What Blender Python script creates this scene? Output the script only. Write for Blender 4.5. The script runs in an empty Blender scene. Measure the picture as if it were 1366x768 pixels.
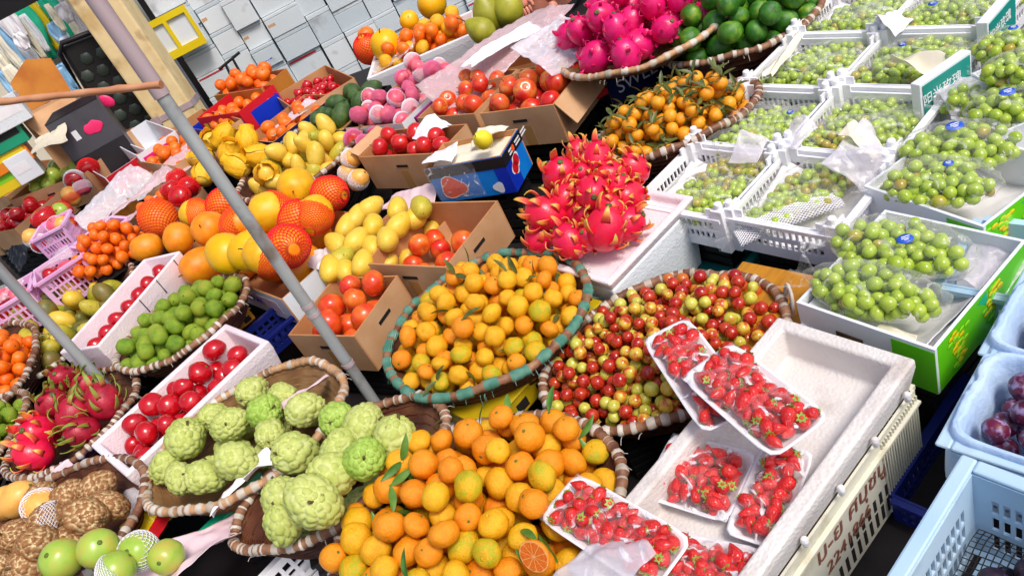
import bpy, bmesh, math, random
from mathutils import Vector, Matrix, Euler, noise
rng = random.Random(11)
rad = math.radians
PI = math.pi
SC = bpy.context.scene
COL = SC.collection

# ------------------------------------------------------------------ camera and display frame
F = 1000.0                                   # focal length in pixels of the 1366 px wide photograph
PITCH, ROLL, SLOPE, DIST = rad(28.0), rad(27.5), rad(6.4), 1.165
CAMZ = 1.75
fw = Vector((0, math.cos(PITCH), -math.sin(PITCH)))
up = Vector((0, math.sin(PITCH), math.cos(PITCH)))
rt = Vector((1, 0, 0))
c_, s_ = math.cos(ROLL), math.sin(ROLL)
xc = c_*rt - s_*up
yc = s_*rt + c_*up
CAM = Vector((0, 0, CAMZ))
cd = bpy.data.cameras.new('camera'); cam = bpy.data.objects.new('camera', cd); COL.objects.link(cam)
cd.lens = 36*F/1366; cd.sensor_width = 36; cd.clip_start = 0.05; cd.clip_end = 500
cam.matrix_world = Matrix(((xc.x, yc.x, -fw.x, 0), (xc.y, yc.y, -fw.y, 0), (xc.z, yc.z, -fw.z, CAMZ), (0, 0, 0, 1)))
SC.camera = cam

e1 = Vector((1, 0, 0)); e2 = Vector((0, math.cos(SLOPE), math.sin(SLOPE))); e3 = Vector((0, -math.sin(SLOPE), math.cos(SLOPE)))
O = CAM - e3*DIST
MP = Matrix(((e1.x, e2.x, e3.x, O.x), (e1.y, e2.y, e3.y, O.y), (e1.z, e2.z, e3.z, O.z), (0, 0, 0, 1)))   # the gently rising market display

def ray(px, py):
    return fw + xc*((px-683)/F) + yc*((384-py)/F)
def at(px, py, w=0.0):                        # point of the display, w above it
    r = ray(px, py); k = (DIST-w)/-r.dot(e3)
    return Vector((k*r.dot(e1), k*r.dot(e2), w))
def aty(px, py, y):                           # point of an upright plane y metres away
    r = ray(px, py); return CAM + r*(y/r.y)
def atd(px, py, d):
    return CAM + ray(px, py)*d
def T(x, y=None, z=None):
    return Matrix.Translation(x if y is None else Vector((x, y, z)))
def RX(a): return Matrix.Rotation(a, 4, 'X')
def RY(a): return Matrix.Rotation(a, 4, 'Y')
def RZ(a): return Matrix.Rotation(a, 4, 'Z')
def S(x, y=None, z=None): return Matrix.Diagonal((x, x if y is None else y, x if z is None else z, 1))
def rrot(): return Euler((rng.uniform(0, 6.28), rng.uniform(0, 6.28), rng.uniform(0, 6.28))).to_matrix().to_4x4()

# ------------------------------------------------------------------ materials
def lin(h):
    h = h.lstrip('#'); o = []
    for i in (0, 2, 4):
        c = int(h[i:i+2], 16)/255; o.append(c/12.92 if c <= .04045 else ((c+.055)/1.055)**2.4)
    return (*o, 1)
def newmat(name):
    m = bpy.data.materials.new(name); m.use_nodes = True
    nt = m.node_tree; nt.nodes.clear()
    out = nt.nodes.new('ShaderNodeOutputMaterial'); p = nt.nodes.new('ShaderNodeBsdfPrincipled')
    nt.links.new(p.outputs[0], out.inputs[0]); return m, nt, p, out
def mat(name, cols, scale=3.0, rough=.5, rand=0.0, bump=None, detail=3, spots=None, stretch=None, coat=0.0, spec=.5, ctr=1.6, sss=0, groove=None, wave=None, metal=0, trans=0, zgrad=None):
    m, nt, p, out = newmat(name); N = nt.nodes; L = nt.links.new
    tc = N.new('ShaderNodeTexCoord'); oi = N.new('ShaderNodeObjectInfo')
    sc = N.new('ShaderNodeVectorMath'); sc.operation = 'SCALE'; sc.inputs[0].default_value = (17, 31, 23); L(oi.outputs['Random'], sc.inputs['Scale'])
    ad = N.new('ShaderNodeVectorMath'); ad.operation = 'ADD'; L(tc.outputs['Object'], ad.inputs[0]); L(sc.outputs[0], ad.inputs[1])
    vec = ad.outputs[0]
    if stretch:
        mp = N.new('ShaderNodeMapping'); mp.inputs['Scale'].default_value = stretch; L(vec, mp.inputs['Vector']); vec = mp.outputs[0]
    nz = N.new('ShaderNodeTexNoise'); nz.inputs['Scale'].default_value = scale; nz.inputs['Detail'].default_value = detail; L(vec, nz.inputs['Vector'])
    mr = N.new('ShaderNodeMapRange'); mr.inputs['From Min'].default_value = .5-.5/ctr*.6; mr.inputs['From Max'].default_value = .5+.5/ctr*.6; L(nz.outputs['Fac'], mr.inputs['Value'])
    val = mr.outputs[0]
    if zgrad:                                   # zgrad: (z0, z1, weight): the fruit's own colour change from stem to tip
        sp = N.new('ShaderNodeSeparateXYZ'); L(tc.outputs['Object'], sp.inputs[0])
        g = N.new('ShaderNodeMapRange'); g.inputs['From Min'].default_value = zgrad[0]; g.inputs['From Max'].default_value = zgrad[1]; L(sp.outputs['Z'], g.inputs['Value'])
        mx = N.new('ShaderNodeMix'); mx.inputs['Factor'].default_value = zgrad[2]; L(val, mx.inputs['A']); L(g.outputs[0], mx.inputs['B']); val = mx.outputs['Result']
    if rand:
        mx = N.new('ShaderNodeMix'); mx.inputs['Factor'].default_value = rand; L(val, mx.inputs['A']); L(oi.outputs['Random'], mx.inputs['B']); val = mx.outputs['Result']
    cr = N.new('ShaderNodeValToRGB'); el = cr.color_ramp.elements
    cl = [(i/(max(1, len(cols)-1)), c) if isinstance(c, str) else c for i, c in enumerate(cols)]
    el[0].position = cl[0][0]; el[0].color = lin(cl[0][1])
    if len(cl) == 1: el.remove(el[1])
    else:
        el[1].position = cl[-1][0]; el[1].color = lin(cl[-1][1])
        for po, co in cl[1:-1]: e = el.new(po); e.color = lin(co)
    L(val, cr.inputs[0]); colr = cr.outputs[0]
    def over(fac, colour):
        nonlocal colr
        mx = N.new('ShaderNodeMix'); mx.data_type = 'RGBA'; L(fac, mx.inputs['Factor']); L(colr, mx.inputs['A']); mx.inputs['B'].default_value = lin(colour); colr = mx.outputs['Result']
    if spots:                                   # (scale, lo, hi, colour, kind)
        if spots[4] == 'noise':
            n2 = N.new('ShaderNodeTexNoise'); n2.inputs['Scale'].default_value = spots[0]; n2.inputs['Detail'].default_value = 4; L(ad.outputs[0], n2.inputs['Vector']); o = n2.outputs['Fac']
        else:
            n2 = N.new('ShaderNodeTexVoronoi'); n2.inputs['Scale'].default_value = spots[0]; L(tc.outputs['Object'], n2.inputs['Vector']); o = n2.outputs['Distance']
        m2 = N.new('ShaderNodeMapRange'); m2.inputs['From Min'].default_value = spots[1]; m2.inputs['From Max'].default_value = spots[2]; L(o, m2.inputs['Value'])
        over(m2.outputs[0], spots[3])
    if groove:
        a = N.new('ShaderNodeAttribute'); a.attribute_name = 'groove'; over(a.outputs['Fac'], groove)
    L(colr, p.inputs['Base Color'])
    p.inputs['Roughness'].default_value = rough; p.inputs['Specular IOR Level'].default_value = spec; p.inputs['Metallic'].default_value = metal
    p.inputs['Coat Weight'].default_value = coat; p.inputs['Coat Roughness'].default_value = .08
    if sss: p.inputs['Subsurface Weight'].default_value = sss; p.inputs['Subsurface Scale'].default_value = .006; p.inputs['Subsurface Radius'].default_value = (1, .6, .3)
    if trans: p.inputs['Transmission Weight'].default_value = trans
    last = None
    if bump:
        for (bs, st, kind) in (bump if isinstance(bump, list) else [bump]):
            if kind == 'vor': n3 = N.new('ShaderNodeTexVoronoi'); o = n3.outputs['Distance']
            elif kind == 'wave': n3 = N.new('ShaderNodeTexWave'); n3.inputs['Distortion'].default_value = .6; o = n3.outputs['Fac']
            else: n3 = N.new('ShaderNodeTexNoise'); n3.inputs['Detail'].default_value = 3; o = n3.outputs['Fac']
            n3.inputs['Scale'].default_value = bs; L(vec, n3.inputs['Vector'])
            b = N.new('ShaderNodeBump'); b.inputs['Strength'].default_value = st; b.inputs['Distance'].default_value = .004; L(o, b.inputs['Height'])
            if last: L(last.outputs[0], b.inputs['Normal'])
            last = b
        L(last.outputs[0], p.inputs['Normal'])
    return m
def film(name, base=.10, edge=.55, tint='#f4f4fa', rough=.12, wr=40, st=.9, glare=None):
    m, nt, p, out = newmat(name); N = nt.nodes; L = nt.links.new
    p.inputs['Base Color'].default_value = lin(tint); p.inputs['Roughness'].default_value = rough; p.inputs['Specular IOR Level'].default_value = .8
    tc = N.new('ShaderNodeTexCoord'); nz = N.new('ShaderNodeTexNoise'); nz.inputs['Scale'].default_value = wr; nz.inputs['Detail'].default_value = 4; nz.inputs['Distortion'].default_value = 1.2; L(tc.outputs['Object'], nz.inputs['Vector'])
    b = N.new('ShaderNodeBump'); b.inputs['Strength'].default_value = st; b.inputs['Distance'].default_value = .006; L(nz.outputs['Fac'], b.inputs['Height']); L(b.outputs[0], p.inputs['Normal'])
    lw = N.new('ShaderNodeLayerWeight'); lw.inputs['Blend'].default_value = .35; L(b.outputs[0], lw.inputs['Normal'])
    mr = N.new('ShaderNodeMapRange'); mr.inputs['To Min'].default_value = base; mr.inputs['To Max'].default_value = edge; L(lw.outputs['Facing'], mr.inputs['Value'])
    n2 = N.new('ShaderNodeTexNoise'); n2.inputs['Scale'].default_value = wr*(.55 if glare is None else .5); n2.inputs['Detail'].default_value = 3; n2.inputs['Distortion'].default_value = 2.5; L(tc.outputs['Object'], n2.inputs['Vector'])
    m2 = N.new('ShaderNodeMapRange'); m2.inputs['From Min'].default_value = (.58 if glare is None else .60); m2.inputs['From Max'].default_value = (.72 if glare is None else .67); m2.inputs['To Max'].default_value = .55 if glare is None else glare; L(n2.outputs['Fac'], m2.inputs['Value'])  # glare painted into the film as white patches where the noise runs high
    a = N.new('ShaderNodeMath'); a.operation = 'ADD'; a.use_clamp = True; L(mr.outputs[0], a.inputs[0]); L(m2.outputs[0], a.inputs[1])
    tr = N.new('ShaderNodeBsdfTransparent'); mx = N.new('ShaderNodeMixShader'); L(a.outputs[0], mx.inputs[0]); L(tr.outputs[0], mx.inputs[1]); L(p.outputs[0], mx.inputs[2]); L(mx.outputs[0], out.inputs[0])
    return m

M = {}
M['mand'] = mat('mandarin_deep', ['#f2860a', '#f6940e', '#f3a012'], 2, .36, .4, [(9, .5, 'n'), (34, .45, 'n')], spots=(5, .70, .76, '#b87a20', 'noise'))
M['mand_y'] = mat('mandarin_yellow', ['#f3a20c', '#f4b416', '#eebc1c'], 2, .36, .4, [(9, .5, 'n'), (34, .45, 'n')], spots=(5, .70, .76, '#a8842c', 'noise'))
M['mand_g'] = mat('mandarin_green', ['#d9b414', '#e8b010', '#b9b416', '#f0a40e'], 1.3, .38, .3, [(9, .5, 'n'), (34, .45, 'n')], spots=(5, .68, .74, '#8a7a2c', 'noise'))
M['nub'] = mat('stem_green', ['#6b7a2a', '#4d5a1e'], 20, .7)
M['leaf'] = mat('leaf', ['#2f5a1c', '#4f7d2a', '#6c8f3a'], 3, .45, .5)
M['leaf_dry'] = mat('leaf_olive', ['#4a4a20', '#5f6a2c', '#39431c'], 3, .5, .5)
M['jujr'] = mat('jujube_red', ['#8e1010', '#a81a12', '#c2401c', '#9c1414'], 1.3, .22, .3, None, coat=.3)
M['jujm'] = mat('jujube_mixed', ['#a81e12', '#c4541e', '#d9b43c', '#cfc04a'], 1.1, .22, .25, None, coat=.3)
M['jujy'] = mat('jujube_green', ['#c9c03c', '#d2cc58', '#bfb83a', '#c47a2a'], 1.1, .25, .3, None, coat=.3)
M['sug'] = mat('sugar_apple', ['#a8b650', '#b8c262', '#c6cc7c'], 2, .6, .3, (30, .3, 'n'), groove='#dfe2a4', spots=(4.5, .62, .72, '#8e8440', 'noise'))
M['sug_g'] = mat('sugar_apple_green', ['#86ac34', '#9aba46', '#b0c660'], 2, .6, .3, (30, .3, 'n'), groove='#cfe07e', spots=(5, .64, .72, '#8a8a3c', 'noise'))
M['sug_b'] = mat('sugar_apple_brown', ['#7a4a28', '#9a6636', '#86502c'], 3, .6, .3, (30, .3, 'n'), groove='#e4cf9c')
M['stem'] = mat('woody_stem', ['#4a3a20', '#6b5530'], 30, .8)
M['straw'] = mat('strawberry', ['#cc0c16', '#d8141a', '#e82c1e'], 1.2, .2, .3, (7.5, .5, 'vor'), coat=.5, spots=(7.5, .16, .02, '#eeb04a', 'vor'))
M['calyx'] = mat('strawberry_calyx', ['#7da03a', '#9ab850'], 5, .5)
M['grape'] = mat('grape_green', ['#94b026', '#a6be36', '#b8ca4c'], 1.5, .16, .45, None, sss=.25, coat=.2)
M['grape_y'] = mat('grape_amber', ['#a0a628', '#b0aa30', '#b09434', '#a6b232'], 1.5, .18, .5, None, sss=.25, coat=.2)
M['dragon'] = mat('dragonfruit_skin', ['#d80c48', '#e41442', '#e82434'], 2, .32, .3, (8, .25, 'n'), coat=.15)
M['dragon_m'] = mat('dragonfruit_magenta', ['#d80a62', '#e81472', '#d0084e'], 2, .34, .3, (8, .25, 'n'), coat=.15)
M['bract'] = mat('dragonfruit_bract', [(0, '#e2303c'), (.3, '#ea5e3c'), (.6, '#f0964a'), (.85, '#d8a846'), (1, '#a8b03c')], 1.4, .4, .0, None, zgrad=(0.0, .6, .9))
M['bract_m'] = mat('dragonfruit_bract_magenta', [(0, '#e0146c'), (.6, '#e8386c'), (1, '#dfa860')], 1.4, .4, .0, None, zgrad=(0.1, 1.0, .85))
M['dragon_k'] = mat('dragonfruit_dark', ['#8e0c24', '#b01430', '#c8203c'], 2, .42, .4, (8, .3, 'n'))
M['bract_k'] = mat('dragonfruit_bract_green', [(0, '#b0282c'), (.25, '#a8743a'), (.6, '#8e9a34'), (1, '#7a8a30')], 1.4, .5, .0, None, zgrad=(0.0, .6, .9))
M['tape'] = mat('packing_tape', ['#b8884c', '#c4965c'], 6, .25)
M['mel'] = mat('melon_yellow', ['#e8a40c', '#f2b414', '#f5c22a'], 2.2, .4, .3, (30, .2, 'n'))
M['mel_o'] = mat('melon_orange', ['#f07c08', '#f39210', '#f5a41c'], 2.2, .4, .3, (30, .2, 'n'))
M['mel_v'] = mat('vivid_yellow', ['#f0b000', '#f5be08'], 2.2, .4, .3)
M['net_o'] = mat('orange_foam_net', ['#ff4a10', '#fb5a1c'], 6, .6)
M['net_r'] = mat('red_foam_net', ['#f5141c', '#fa2424'], 6, .6)
M['net_w'] = mat('white_foam_net', ['#eeeaf4', '#f6f4f8'], 6, .6)
M['net_p'] = mat('pink_foam_net', ['#e06aa0', '#ee86b4'], 6, .6)
M['mango'] = mat('mango_yellow', ['#e0b428', '#ecc440', '#e2c04a', '#d8b020'], 1.2, .42, .4, (20, .12, 'n'), spots=(7, .64, .74, '#a8742c', 'noise'))
M['mango_g'] = mat('mango_green', ['#8f962a', '#b4ae34', '#ccb83c', '#a09a30'], 1.2, .42, .5, (20, .12, 'n'), spots=(6, .62, .72, '#6e5a24', 'noise'))
M['mango_d'] = mat('mango_dark', ['#3c4a18', '#5c5e22', '#7c7030', '#8c5a24'], 1.2, .42, .5, (20, .12, 'n'))
M['paper_y'] = mat('yellow_paper', ['#f0a808', '#f5bc10', '#e89c0c'], 5, .6, .3, (12, .5, 'n'))
M['apple'] = mat('apple_red_yellow', ['#c4141c', '#d42a1c', '#e0662a', '#e8b04a'], 1.1, .25, .35, None, coat=.25, stretch=(1, 1, .4))
M['apple_r'] = mat('apple_red', ['#b80c18', '#cc1c1c', '#dd3a24'], 1.2, .22, .3, None, coat=.3, stretch=(1, 1, .4), spots=(40, .72, .8, '#f0b080', 'noise'))
M['apple_o'] = mat('apple_orange', ['#d22c14', '#de4418', '#e86a22', '#ee9038'], 1.2, .28, .35, None, coat=.2, stretch=(1, 1, .4))
M['apple_p'] = mat('apple_pink', ['#e04468', '#ea6478', '#ee8088'], 1.2, .35, .3)
M['tom'] = mat('red_glossy', ['#a80614', '#be0a18', '#cc141c'], 1.5, .2, .3, None, coat=.5)
M['tang'] = mat('small_tangerine', ['#f05a08', '#f4700c', '#f5861c'], 2, .34, .4, (50, .2, 'n'))
M['kum'] = mat('kumquat', ['#e88a10', '#f0a018', '#f2b02c'], 2, .36, .4, (50, .2, 'n'))
M['lime'] = mat('lime', ['#5c8418', '#7c9e1e', '#98ac2c', '#a2a030'], 1.3, .4, .5, [(10, .5, 'n'), (40, .4, 'n')], spots=(6, .66, .74, '#7a6c24', 'noise'))
M['gor'] = mat('green_orange', ['#1f4a12', '#2f6a18', '#4c8420', '#9cb030'], 1.3, .34, .35, (50, .25, 'n'))
M['avo'] = mat('avocado', ['#2c441c', '#3c5a24', '#5c7834'], 1.5, .45, .3, (30, .5, 'n'))
M['pear'] = mat('yellow_pear', ['#ecd41c', '#f4e23c'], 1.5, .4, .2)
M['pom'] = mat('pomelo', ['#8c8a1c', '#aaa62e', '#c6c242'], 1.3, .4, .4, (30, .2, 'n'))
M['plum'] = mat('plum', ['#3a0c28', '#5c1434', '#7a1c3c'], 1.2, .4, .3, None, spots=(1.8, .5, .66, '#9a88b0', 'noise'))
M['plum_d'] = mat('plum_dark', ['#1c0e20', '#2c1428'], 1.2, .45, .3, None, spots=(2.5, .58, .75, '#6a6080', 'noise'))
M['flesh'] = mat('mandarin_flesh', ['#e0560c', '#e8701e', '#ee9440'], 14, .6, 0, (40, .4, 'n'), spec=.15, stretch=(1, 1, 1))
M['pith'] = mat('mandarin_pith', ['#f2b478', '#eea45c'], 6, .7, spec=.15)
# things
M['wicker'] = mat('wicker_brown', ['#3c1c10', '#5e2e1c', '#7a4428', '#8f5a38'], 14, .6, .2, [(160, .8, 'wave'), (40, .4, 'n')])
M['wicker_l'] = mat('wicker_light', ['#8c6038', '#a87a4c', '#c09a68'], 14, .6, .2, [(160, .8, 'wave'), (40, .4, 'n')])
M['rim_d'] = mat('rim_cane', ['#4a2818', '#6e4430', '#8f6448', '#a87c5c'], 22, .55, .3, (90, .3, 'n'))
M['rim_t'] = mat('rim_bamboo', ['#b08058', '#c69a70', '#8f6448'], 22, .5, .3, (90, .3, 'n'))
M['wrap_w'] = mat('rim_white_strap', ['#94887a', '#c0b4a6', '#dcd2c6'], 18, .5, .2)
M['wrap_g'] = mat('rim_green_rope', ['#3c7a68', '#5a9a84', '#88b8a4'], 24, .6, .2, (120, .7, 'wave'))
M['wrap_t'] = mat('rim_teal_tape', ['#3aa89c', '#62c4b4'], 12, .4)
M['card'] = mat('cardboard', ['#c08c60', '#cc9c70', '#d6aa80'], 7, .75, .15, [(55, .18, 'wave'), (20, .12, 'n')])
M['card_in'] = mat('cardboard_inside', ['#b07444', '#be8452', '#c89262'], 7, .8, .15, (20, .12, 'n'))
M['card_o'] = mat('cardboard_orange', ['#a85c14', '#b8701c', '#c07c28'], 7, .8, .15, (20, .12, 'n'))
M['slit'] = mat('dark_slit', ['#15100c'], 1, .9)
M['navy'] = mat('navy_print', ['#10184a', '#142054'], 3, .35)
M['blue_p'] = mat('blue_print', ['#0c7cd8', '#1488e4', '#0a64c8'], 3, .35)
M['blue_d'] = mat('royal_blue_print', ['#0c2cae', '#1236c0'], 3, .35)
M['black_p'] = mat('black_print', ['#17151a', '#232026'], 3, .4)
M['foam_stack'] = mat('stacked_foam', ['#b4c0c8', '#c4ced4', '#d2d8dc', '#e0e4e6'], 1.0, .65, .75, [(140, .3, 'vor'), (6, .4, 'n')], spots=(4, .62, .8, '#8a8c90', 'noise'))
M['foam'] = mat('styrofoam', ['#d6d2d4', '#e8e4e6', '#eeebec'], 5, .7, 0, [(140, .35, 'vor'), (9, .2, 'n')], spots=(3.2, .6, .78, '#bcb0a8', 'noise'))
M['foam_dirty'] = mat('styrofoam_stained', ['#cabfba', '#dcd4d0', '#e6e0dc'], 4, .7, 0, [(140, .35, 'vor'), (9, .2, 'n')], spots=(6, .56, .74, '#ae9c90', 'noise'))
M['foam_pink'] = mat('styrofoam_pinkish', ['#ecd8de', '#f2e2e6', '#f0e6ea'], 5, .6, 0, [(140, .3, 'vor'), (9, .2, 'n')])
M['foam_cool'] = mat('styrofoam_cool', ['#dbe0e6', '#e4e9ee', '#ecf0f4'], 1.2, .6, .35, [(140, .3, 'vor')])
M['wplast'] = mat('white_plastic', ['#ecebf0', '#f3f2f6', '#f6f5f8'], 4, .35, 0, None, spots=(7, .66, .8, '#cfc9cc', 'noise'))
M['cream_plast'] = mat('cream_plastic', ['#d8d4c4', '#e2deca', '#d6d29a'], 3, .5, 0, (30, .15, 'n'), spots=(12, .6, .75, '#b4ac90', 'noise'))
M['bplast'] = mat('pale_blue_plastic', ['#a8c8e2', '#b8d4ea', '#c4dcee'], 3, .45, 0, (40, .12, 'n'), spots=(5, .58, .76, '#8a9098', 'noise'))
M['bcloth'] = mat('pale_blue_cloth', ['#a4c2ea', '#b4cef0', '#c2d8f2'], 4, .8, 0, [(26, 1.0, 'n'), (70, .5, 'n')])
M['navyplast'] = mat('navy_plastic', ['#101c64', '#142478', '#1a2c88'], 4, .4)
M['teal'] = mat('teal_plastic', ['#0c5a5c', '#10706c'], 4, .4)
M['green_plast'] = mat('green_plastic', ['#0c8a64', '#12a078'], 4, .4)
M['lilac'] = mat('lilac_plastic', ['#e2a4d8', '#eab4e0', '#f0c4e8'], 4, .35)
M['yellow_cr'] = mat('yellow_plastic', ['#b89a08', '#ccae10', '#94801a'], 5, .5, 0, (20, .2, 'n'))
M['ochre'] = mat('ochre_wood', ['#a86c10', '#c48418', '#b47614'], 6, .5, 0, (20, .2, 'n'), stretch=(1, 8, 8))
M['dark'] = mat('dark_plastic', ['#0c0a0c', '#161216'], 4, .6)
M['tarp'] = mat('dark_tarpaulin', ['#0e0a0c', '#181014', '#221618'], 3, .7, 0, (8, .5, 'n'))
M['greenbox'] = mat('green_carton_print', ['#5ec80c', '#66d010', '#70d61a'], 2, .3)
M['wcard'] = mat('white_carton', ['#dfe3ec', '#e9ecf2', '#eef0f4'], 2, .5)
M['wpaper'] = mat('white_paper', ['#e6e0e6', '#f0ecf0', '#f4f2f4'], 6, .6, 0, (18, .5, 'n'))
M['cream_paper'] = mat('cream_paper', ['#e6dcc4', '#efe6d2'], 6, .6, 0, (12, .5, 'n'))
M['ppaper'] = mat('pink_paper', ['#e6c4cc', '#eed2d8'], 6, .6, 0, (14, .5, 'n'))
M['steel'] = mat('galvanised_steel', ['#8e9296', '#a2a6a8', '#b2b6b6'], 14, .4, 0, (30, .15, 'n'), stretch=(1, 1, .3), metal=.15, spots=(9, .58, .72, '#7c7068', 'noise'))
M['steel_b'] = mat('weathered_pole', ['#a08c90', '#b29ea2', '#948086'], 8, .5, 0, None, stretch=(1, 1, .2))
M['bamboo'] = mat('bamboo', ['#c08058', '#d0946c', '#b87450'], 12, .5, 0, None, stretch=(.3, 1, 1))
M['colm'] = mat('cream_plaster', ['#dcc088', '#e8d09c', '#d0b078'], 4, .8, 0, (20, .4, 'n'), spots=(7, .6, .75, '#b09468', 'noise'))
M['red'] = mat('red_print', ['#c81424', '#d81c2c'], 4, .4)
M['magenta'] = mat('magenta_print', ['#d81470', '#e82484'], 4, .4)
M['pinkp'] = mat('hot_pink_print', ['#f0246c', '#f43478'], 4, .4)
M['purple'] = mat('purple_tape', ['#8c1c6c', '#a0287c'], 4, .35)
M['brown_ink'] = mat('brown_ink', ['#7a4a3c', '#86564a'], 10, .7)
M['white_ink'] = mat('white_ink', ['#f0eef0'], 1, .5)
M['tealp'] = mat('teal_poster', ['#0c8478', '#12968a'], 3, .35)
M['stick_b'] = mat('blue_sticker', ['#1c4cc0', '#2c64d0'], 14, .35)
M['orange_p'] = mat('orange_print', ['#e8780c', '#f08c14'], 4, .4)
M['yellow_p'] = mat('yellow_print', ['#e8c810', '#f0d41c'], 4, .4)
M['green_p'] = mat('green_print', ['#12b088', '#20c498', '#18a07c'], 5, .4)
M['ltgreen_p'] = mat('lime_print', ['#7cd810', '#98e42c'], 5, .4)
M['ltblue_p'] = mat('light_blue_print', ['#7ab4e0', '#a4cce8'], 5, .4)
M['pad'] = mat('dark_green_pad', ['#2a3430', '#38443e', '#465048'], 4, .4)
M['grey_box'] = mat('charcoal_carton', ['#3a3a42', '#484850', '#42424a'], 4, .5)
M['skin'] = mat('skin', ['#c87860', '#d88a70', '#e09880'], 6, .5, 0, None, sss=.1)
M['cloth_d'] = mat('black_cloth', ['#0c0a10', '#14121a'], 8, .9, 0, (80, .3, 'n'))
M['hair'] = mat('black_hair', ['#0a0808', '#161010'], 30, .5)
M['concrete'] = mat('concrete', ['#3a3838', '#464442', '#504c4a'], 2, .85, 0, (14, .4, 'n'))
M['wall_d'] = mat('dark_wall', ['#0a080c', '#100c10'], 2, .9)
M['wall_l'] = mat('pale_wall', ['#d8ccb4', '#e4dac4'], 3, .85, 0, (10, .3, 'n'))
M['film'] = film('clear_film', .02, .32, '#f8f6fa', .1, 34, .9, .7)
M['film_m'] = film('milky_film', .30, .75, '#f2ecf4', .3, 25, 1.0)
M['film_p'] = film('pinkish_film', .35, .8, '#e8c8cc', .3, 22, 1.0)
M['bag'] = film('clear_bag', .0, .30, '#f6f6f0', .1, 30, 1.0, .28)
SUNROT, SKYS, SUNS, SUNA, EXPO = 150, .11, 1.8, 18, .48
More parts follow.
